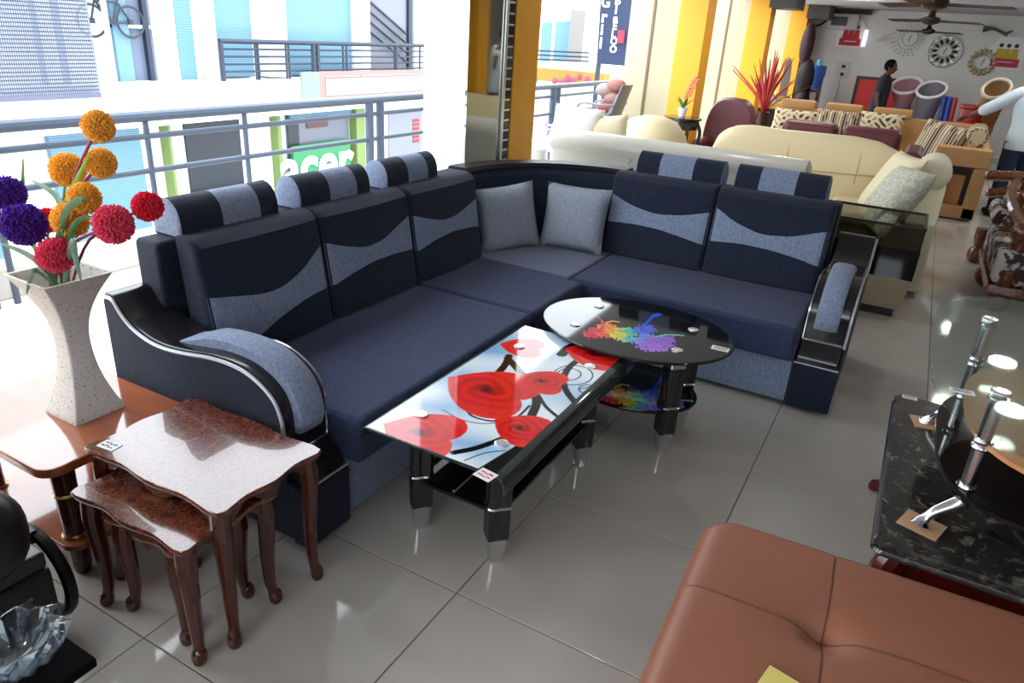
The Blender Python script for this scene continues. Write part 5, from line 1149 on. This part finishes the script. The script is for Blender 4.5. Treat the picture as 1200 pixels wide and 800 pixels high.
c = ony(902, 118, 13.7); solo(ob('paper_bundle', hexa([(c.x-.12, 13.6, a.z), (c.x+.13, 13.6, a.z), (c.x+.13, 13.8, a.z), (c.x-.12, 13.8, a.z), (c.x-.06, 13.65, a.z+.14), (c.x+.02, 13.65, a.z+.16), (c.x+.02, 13.75, a.z+.16), (c.x-.06, 13.75, a.z+.14)], .01), M('paper_grey', lin(180, 185, 190), .6)), 'crumpled grey paper bundle on the yellow counter', 'bundle')
t = thing('upholstered_headboard', 'tall dark maroon headboard of stacked rounded pads beside the water drum', 'headboard', (-2.15, 15.9, 0))
mdk = M('maroon_dark', lin(58, 24, 30), .5)
for px, py, rx, rz in ((946, 52, .13, .40), (943, 92, .17, .38), (939, 120, .14, .3)):
    c = ony(px, py, 15.9); ob('pad', ell((c.x, 15.9, c.z), rx, .12, rz, 16, 10), mdk if py < 60 else M('maroon_black', lin(34, 20, 26), .5), t)
c = ony(940, 120, 15.9); ob('base', box(c.x-.2, c.x+.2, 15.8, 16.0, 0, c.z), black, t)
# ================================================================ ceiling fans and lights
fanb = M('fan_brown', lin(52, 36, 30), .35, metal=.3)
for k, (px, py, Y) in enumerate(((1096, 4, 7.5), (1091, 23, 10.9), (1088, 36, 15.6))):
    c = ony(px, py, Y); c.z = 2.13
    t = thing('ceiling_fan', ['brown three-blade ceiling fan hanging over the long cream sofa', 'brown three-blade ceiling fan hanging over the tan corner sofa', 'brown three-blade ceiling fan hanging just before the clock wall'][k], 'fan', (c.x, c.y, 2.09))
    ob('motor', lathe([(.03, -.05), (.09, -.03), (.11, .0), (.10, .03), (.04, .05)], 18, c), fanb, t)
    ob('rod', lathe([(.045, .05), (.03, .1), (.012, .14), (.012, .3), (.05, .33), (.06, ZC-c.z-.001)], 12, c), fanb, t)
    for j in range(3):
        a = [0.25, 2.35, 4.45][j]+k*.12; d = Vector((math.cos(a), math.sin(a), 0)); s = Vector((-d.y, d.x, 0))
        b = bmesh.new(); loft([[c+d*r_+s*w+Vector((0, 0, .012*i_+h_)) for w, i_ in ((-w_, -1), (w_, 1))]+[c+d*r_+s*w+Vector((0, 0, .012*i_+h_-.006)) for w, i_ in ((w_, 1), (-w_, -1))] for r_, w_, h_ in ((.09, .025, 0), (.18, .035, 0), (.24, .065, 0), (.6, .062, 0))], True, b)
        ob('blade', b, fanb, t)
lampm = M('lamp_diffuser', (1, .97, .92), .5, emit=14.)
for k, (x, y) in enumerate(((-1.37, 5.31), (1.09, 6.05), (1.09, 7.1), (1.2, 2.2), (-1.4, 9.0), (1.1, 10.2), (-1.3, 12.0), (1.2, 13.6), (3.2, 4.5), (3.2, 9), (1.2, -1), (-1.2, -1))):
    t = thing('ceiling_light', 'round white ceiling downlight', 'light', (x, y, ZC-.03), group='round downlights on the shop ceiling')
    lo('ring', lathe([(.115, 0), (.125, .01), (.125, .029)], 24), M('lamp_ring', lin(225, 225, 225), .4), t); lo('diffuser', lathe([(.10, -.004), (.113, .002), (.113, .01)], 24), lampm, t)
    ld = bpy.data.lights.new('lamp', 'AREA'); ld.shape = 'DISK'; ld.size = .2; ld.energy = (3 if y < 8 else 14); ld.color = (1, .95, .88); lob = bpy.data.objects.new('lamp', ld); COL.objects.link(lob); lob.parent = t; lob.location = (0, 0, -.012)
# ================================================================ people
def skin_mesh(name, pts, edges, mat, parent, root=0, sub=2, lab=None):
    me = bpy.data.meshes.new(name); me.from_pydata([p[:3] for p in pts], edges, []); o = bpy.data.objects.new(name, me); COL.objects.link(o)
    m = o.modifiers.new('skin', 'SKIN'); m.use_smooth_shade = True
    for i, p in enumerate(pts):
        v = me.skin_vertices[0].data[i]; v.radius = (p[3], p[4] if len(p) > 4 else p[3]); v.use_root = (i == root)
    s = o.modifiers.new('sub', 'SUBSURF'); s.levels = sub; s.render_levels = sub
    dg = bpy.context.evaluated_depsgraph_get(); m2 = bpy.data.meshes.new_from_object(o.evaluated_get(dg)); bpy.data.objects.remove(o); m2.materials.clear()
    q = finish(name, m2, mat, parent, lab, True, 80, world=False); return q
skin = M('skin_brown', lin(96, 62, 48), .55); hair = M('hair_black', (.006, .005, .005), .9, spec=.1)
def hand(parent, wrist, d, up, mat, s=1.):
    d = Vector(d).normalized(); up = Vector(up); side = d.cross(up).normalized(); w = Vector(wrist)
    pts = [(*w, .022*s, .016*s), (*(w+d*.05*s), .034*s, .016*s), (*(w+d*.09*s), .036*s, .014*s)]; ed = [(0, 1), (1, 2)]
    for k, (o_, l) in enumerate(((-.030, .062), (-.010, .075), (.010, .070), (.029, .055))):
        b = len(pts); r0 = w+d*.085*s+side*o_*s
        pts += [(*r0, .009*s), (*(r0+d*l*.55*s-up*.006*s), .0085*s), (*(r0+d*l*s-up*.024*s), .0075*s)]; ed += [(2, b), (b, b+1), (b+1, b+2)]
    b = len(pts); r0 = w+d*.03*s-side*.03*s; pts += [(*r0, .012*s), (*(r0+d*.03*s-side*.022*s), .010*s), (*(r0+d*.062*s-side*.028*s), .0085*s)]; ed += [(0, b), (b, b+1), (b+1, b+2)]
    return skin_mesh('hand', pts, ed, mat, parent)
def head(parent, c, face, sc=1.):
    f = Vector(face).normalized(); s = Vector((-f.y, f.x, 0)); c = Vector(c); z = Vector((0, 0, 1))
    fr_ = Matrix((f, s, z)).transposed().to_4x4(); fr_.translation = c
    b = ell((0, 0, .01), .098, .078, .118, 20, 14)
    for v in b.verts:
        if v.co.z < -.02: k = 1-.30*min(1, (-.02-v.co.z)/.09); v.co.y *= k; v.co.x = v.co.x*(.9 if v.co.x > 0 else .75*k)+.012
    h = lo('head', mtx(b, fr_), skin, parent)
    lo('nose', mtx(loft([[(.088, -.008, .022), (.088, .008, .022), (.095, 0, .024)], [(.090, -.014, -.022), (.090, .014, -.022), (.118, 0, -.020)], [(.088, -.009, -.030), (.088, .009, -.030), (.100, 0, -.030)]]), fr_), skin, h)
    for sy in (-1, 1):
        lo('ear', mtx(ell((-.005, sy*.078, .0), .022, .009, .032, 10, 8), fr_), skin, h); lo('eye', mtx(ell((.084, sy*.030, .016), .008, .012, .006, 10, 6), fr_), M('eye_white', (.6, .6, .58), .3), h)
        lo('brow', mtx(ell((.088, sy*.031, .034), .006, .02, .004, 8, 6), fr_), hair, h)
    lo('mouth', mtx(ell((.088, 0, -.052), .006, .022, .006, 10, 6), fr_), M('lip', lin(95, 48, 44), .5), h)
    hb = ell((-.012, 0, .035), .104, .088, .112, 22, 14)
    for v in hb.verts:
        if v.co.x > .045 and v.co.z < .085: v.co.x = .045+(v.co.x-.045)*.2
        if v.co.z < -.02: v.co.z = -.02-(-.02-v.co.z)*(.25 if v.co.x > -.02 else .7); v.co.y *= .93
    lo('hair', mtx(hb, fr_), hair, h)
def person(label, loc, face, S, top, bottom, arms, has_head=True, top_m=None, bot_m=None, lean=0., sleeve=.55, shoe=None):
    """arms: for left/right (elbow, wrist) offsets from the shoulder; local x = facing direction"""
    t = thing('person', label, 'person', loc, math.atan2(face[1], face[0]))
    k = S/1.70
    hip, sh, nk = .90*k, 1.40*k, 1.47*k
    L_ = lambda z: lean*(z-hip)
    P = [(0, 0, hip, .125*k, .165*k), (L_(1.05*k), 0, 1.05*k, .115*k, .15*k), (L_(1.22*k), 0, 1.22*k, .12*k, .165*k), (L_(1.36*k), 0, 1.36*k, .10*k, .13*k), (L_(nk), 0, nk, .052*k), (L_(nk)+.015, 0, 1.55*k, .05*k)]
    E_ = [(0, 1), (1, 2), (2, 3), (3, 4), (4, 5)]
    shs = []
    for s, (el, wr) in zip((1, -1), arms):
        b = len(P); sp = Vector((L_(sh), s*.18*k, sh-.02*k)); e_ = sp+Vector(el)*k; w_ = sp+Vector(wr)*k
        P += [(*sp, .062*k), (*((sp+e_)/2), .05*k), (*e_, .042*k), (*((e_+w_)/2), .038*k), (*w_, .026*k)]; E_ += [(3, b), (b, b+1), (b+1, b+2), (b+2, b+3), (b+3, b+4)]; shs.append((sp, e_, w_))
    for s in (1, -1):
        b = len(P); P += [(0, s*.09*k, .84*k, .10*k), (.01, s*.10*k, .66*k, .085*k), (.02, s*.105*k, .48*k, .062*k), (0, s*.11*k, .30*k, .055*k), (-.02, s*.115*k, .09*k, .036*k), (-.03, s*.115*k, .035*k, .034*k), (.12*k, s*.125*k, .03*k, .03*k)]
        E_ += [(0, b)]+[(b+i, b+i+1) for i in range(6)]
    body = skin_mesh('body', P, E_, skin, t)
    if has_head: head(t, (L_(1.6*k)+.03, 0, 1.595*k), (1, 0, 0))
    for (sp, e_, w_), s in zip(shs, (1, -1)): hand(t, w_, (w_-e_), Vector((0, -s, .3)) if abs((w_-e_).normalized().z) > .7 else Vector((0, 0, 1)), skin, k)
    el_ = lambda c, rx, ry, n=20: [(c[0]+rx*math.cos(2*math.pi*i/n), c[1]+ry*math.sin(2*math.pi*i/n), c[2]) for i in range(n)]
    b = loft([el_((L_(z*k), 0, z*k), rx*k, ry*k) for z, rx, ry in ((.78, .155, .20), (.80, .158, .205), (.92, .15, .20), (1.05, .138, .185), (1.2, .14, .205), (1.32, .13, .215), (1.38, .115, .205), (1.425, .09, .15), (1.46, .065, .085), (1.49, .058, .062))])
    for sp, e_, w_ in shs:
        end = lerp(e_, w_, .15) if sleeve > .6 else lerp(sp, e_, .8)
        pa = [sp+Vector((0, -.04*(1 if sp.y > 0 else -1), .0))*k, sp, (sp+e_)/2, e_, lerp(e_, w_, .10), end] if sleeve > .6 else [sp+Vector((0, -.04*(1 if sp.y > 0 else -1), .0))*k, sp, (sp+end)/2, end]
        tube(catmull(pa, 3), [.078*k]+[.076*k]*2+[.072*k]*20, 12, b) if False else tube(catmull(pa, 3), [lerp(.08, .056 if sleeve > .6 else .064, q/(3*(len(pa)-1)))*k for q in range(3*(len(pa)-1)+1)], 12, b)
    lo('shirt', b, top_m, t, top, ang=80)
    b = loft([el_((0, 0, z*k), rx*k, ry*k) for z, rx, ry in ((.76, .11, .17), (.80, .14, .19), (.90, .142, .188), (.96, .135, .18))])
    for s in (1, -1): tube([(x_, s*y_*k, z*k) for x_, y_, z in ((0, .09, .86), (.01, .10, .66), (.02, .105, .48), (0, .11, .28), (-.02, .115, .06))], [.115*k, .098*k, .08*k, .074*k, .072*k], 14, b)
    lo('trousers', b, bot_m, t, bottom, ang=80)
    for s in (1, -1): lo('shoe', ell((.05*k, s*.12*k, .042*k), .14*k, .05*k, .042*k, 14, 8, e=.8), shoe or black, t)
    return t
c = ony(1043, 75, 15.0)
person('man in dark clothes standing in profile before the red board', (c.x-.03, 14.95, 0), (1, -.15), 1.60, 'dark grey t-shirt', 'dark trousers', (((-.03, .06, -.27), (.05, .06, -.50)), ((-.03, -.05, -.27), (.04, -.06, -.52))), True, M('shirt_dark', lin(42, 41, 47), .9, bump=.2, bs=20), M('trouser_dark', lin(36, 36, 42), .8), .05)
person('man in a pale blue-white shirt and jeans bending an arm over the tan sofa', (1.06, 10.45, 0), (-.35, .94), 1.72, 'pale blue-white long-sleeved shirt', 'blue jeans', (((.12, .26, -.20), (.30, .34, -.29)), ((.0, -.08, -.28), (.12, -.10, -.5))), True, M('shirt_white', lin(196, 208, 218), .8, bump=.35, bs=14), M('jeans', lin(44, 58, 84), .85, bump=.2, bs=60), .12, sleeve=.8)
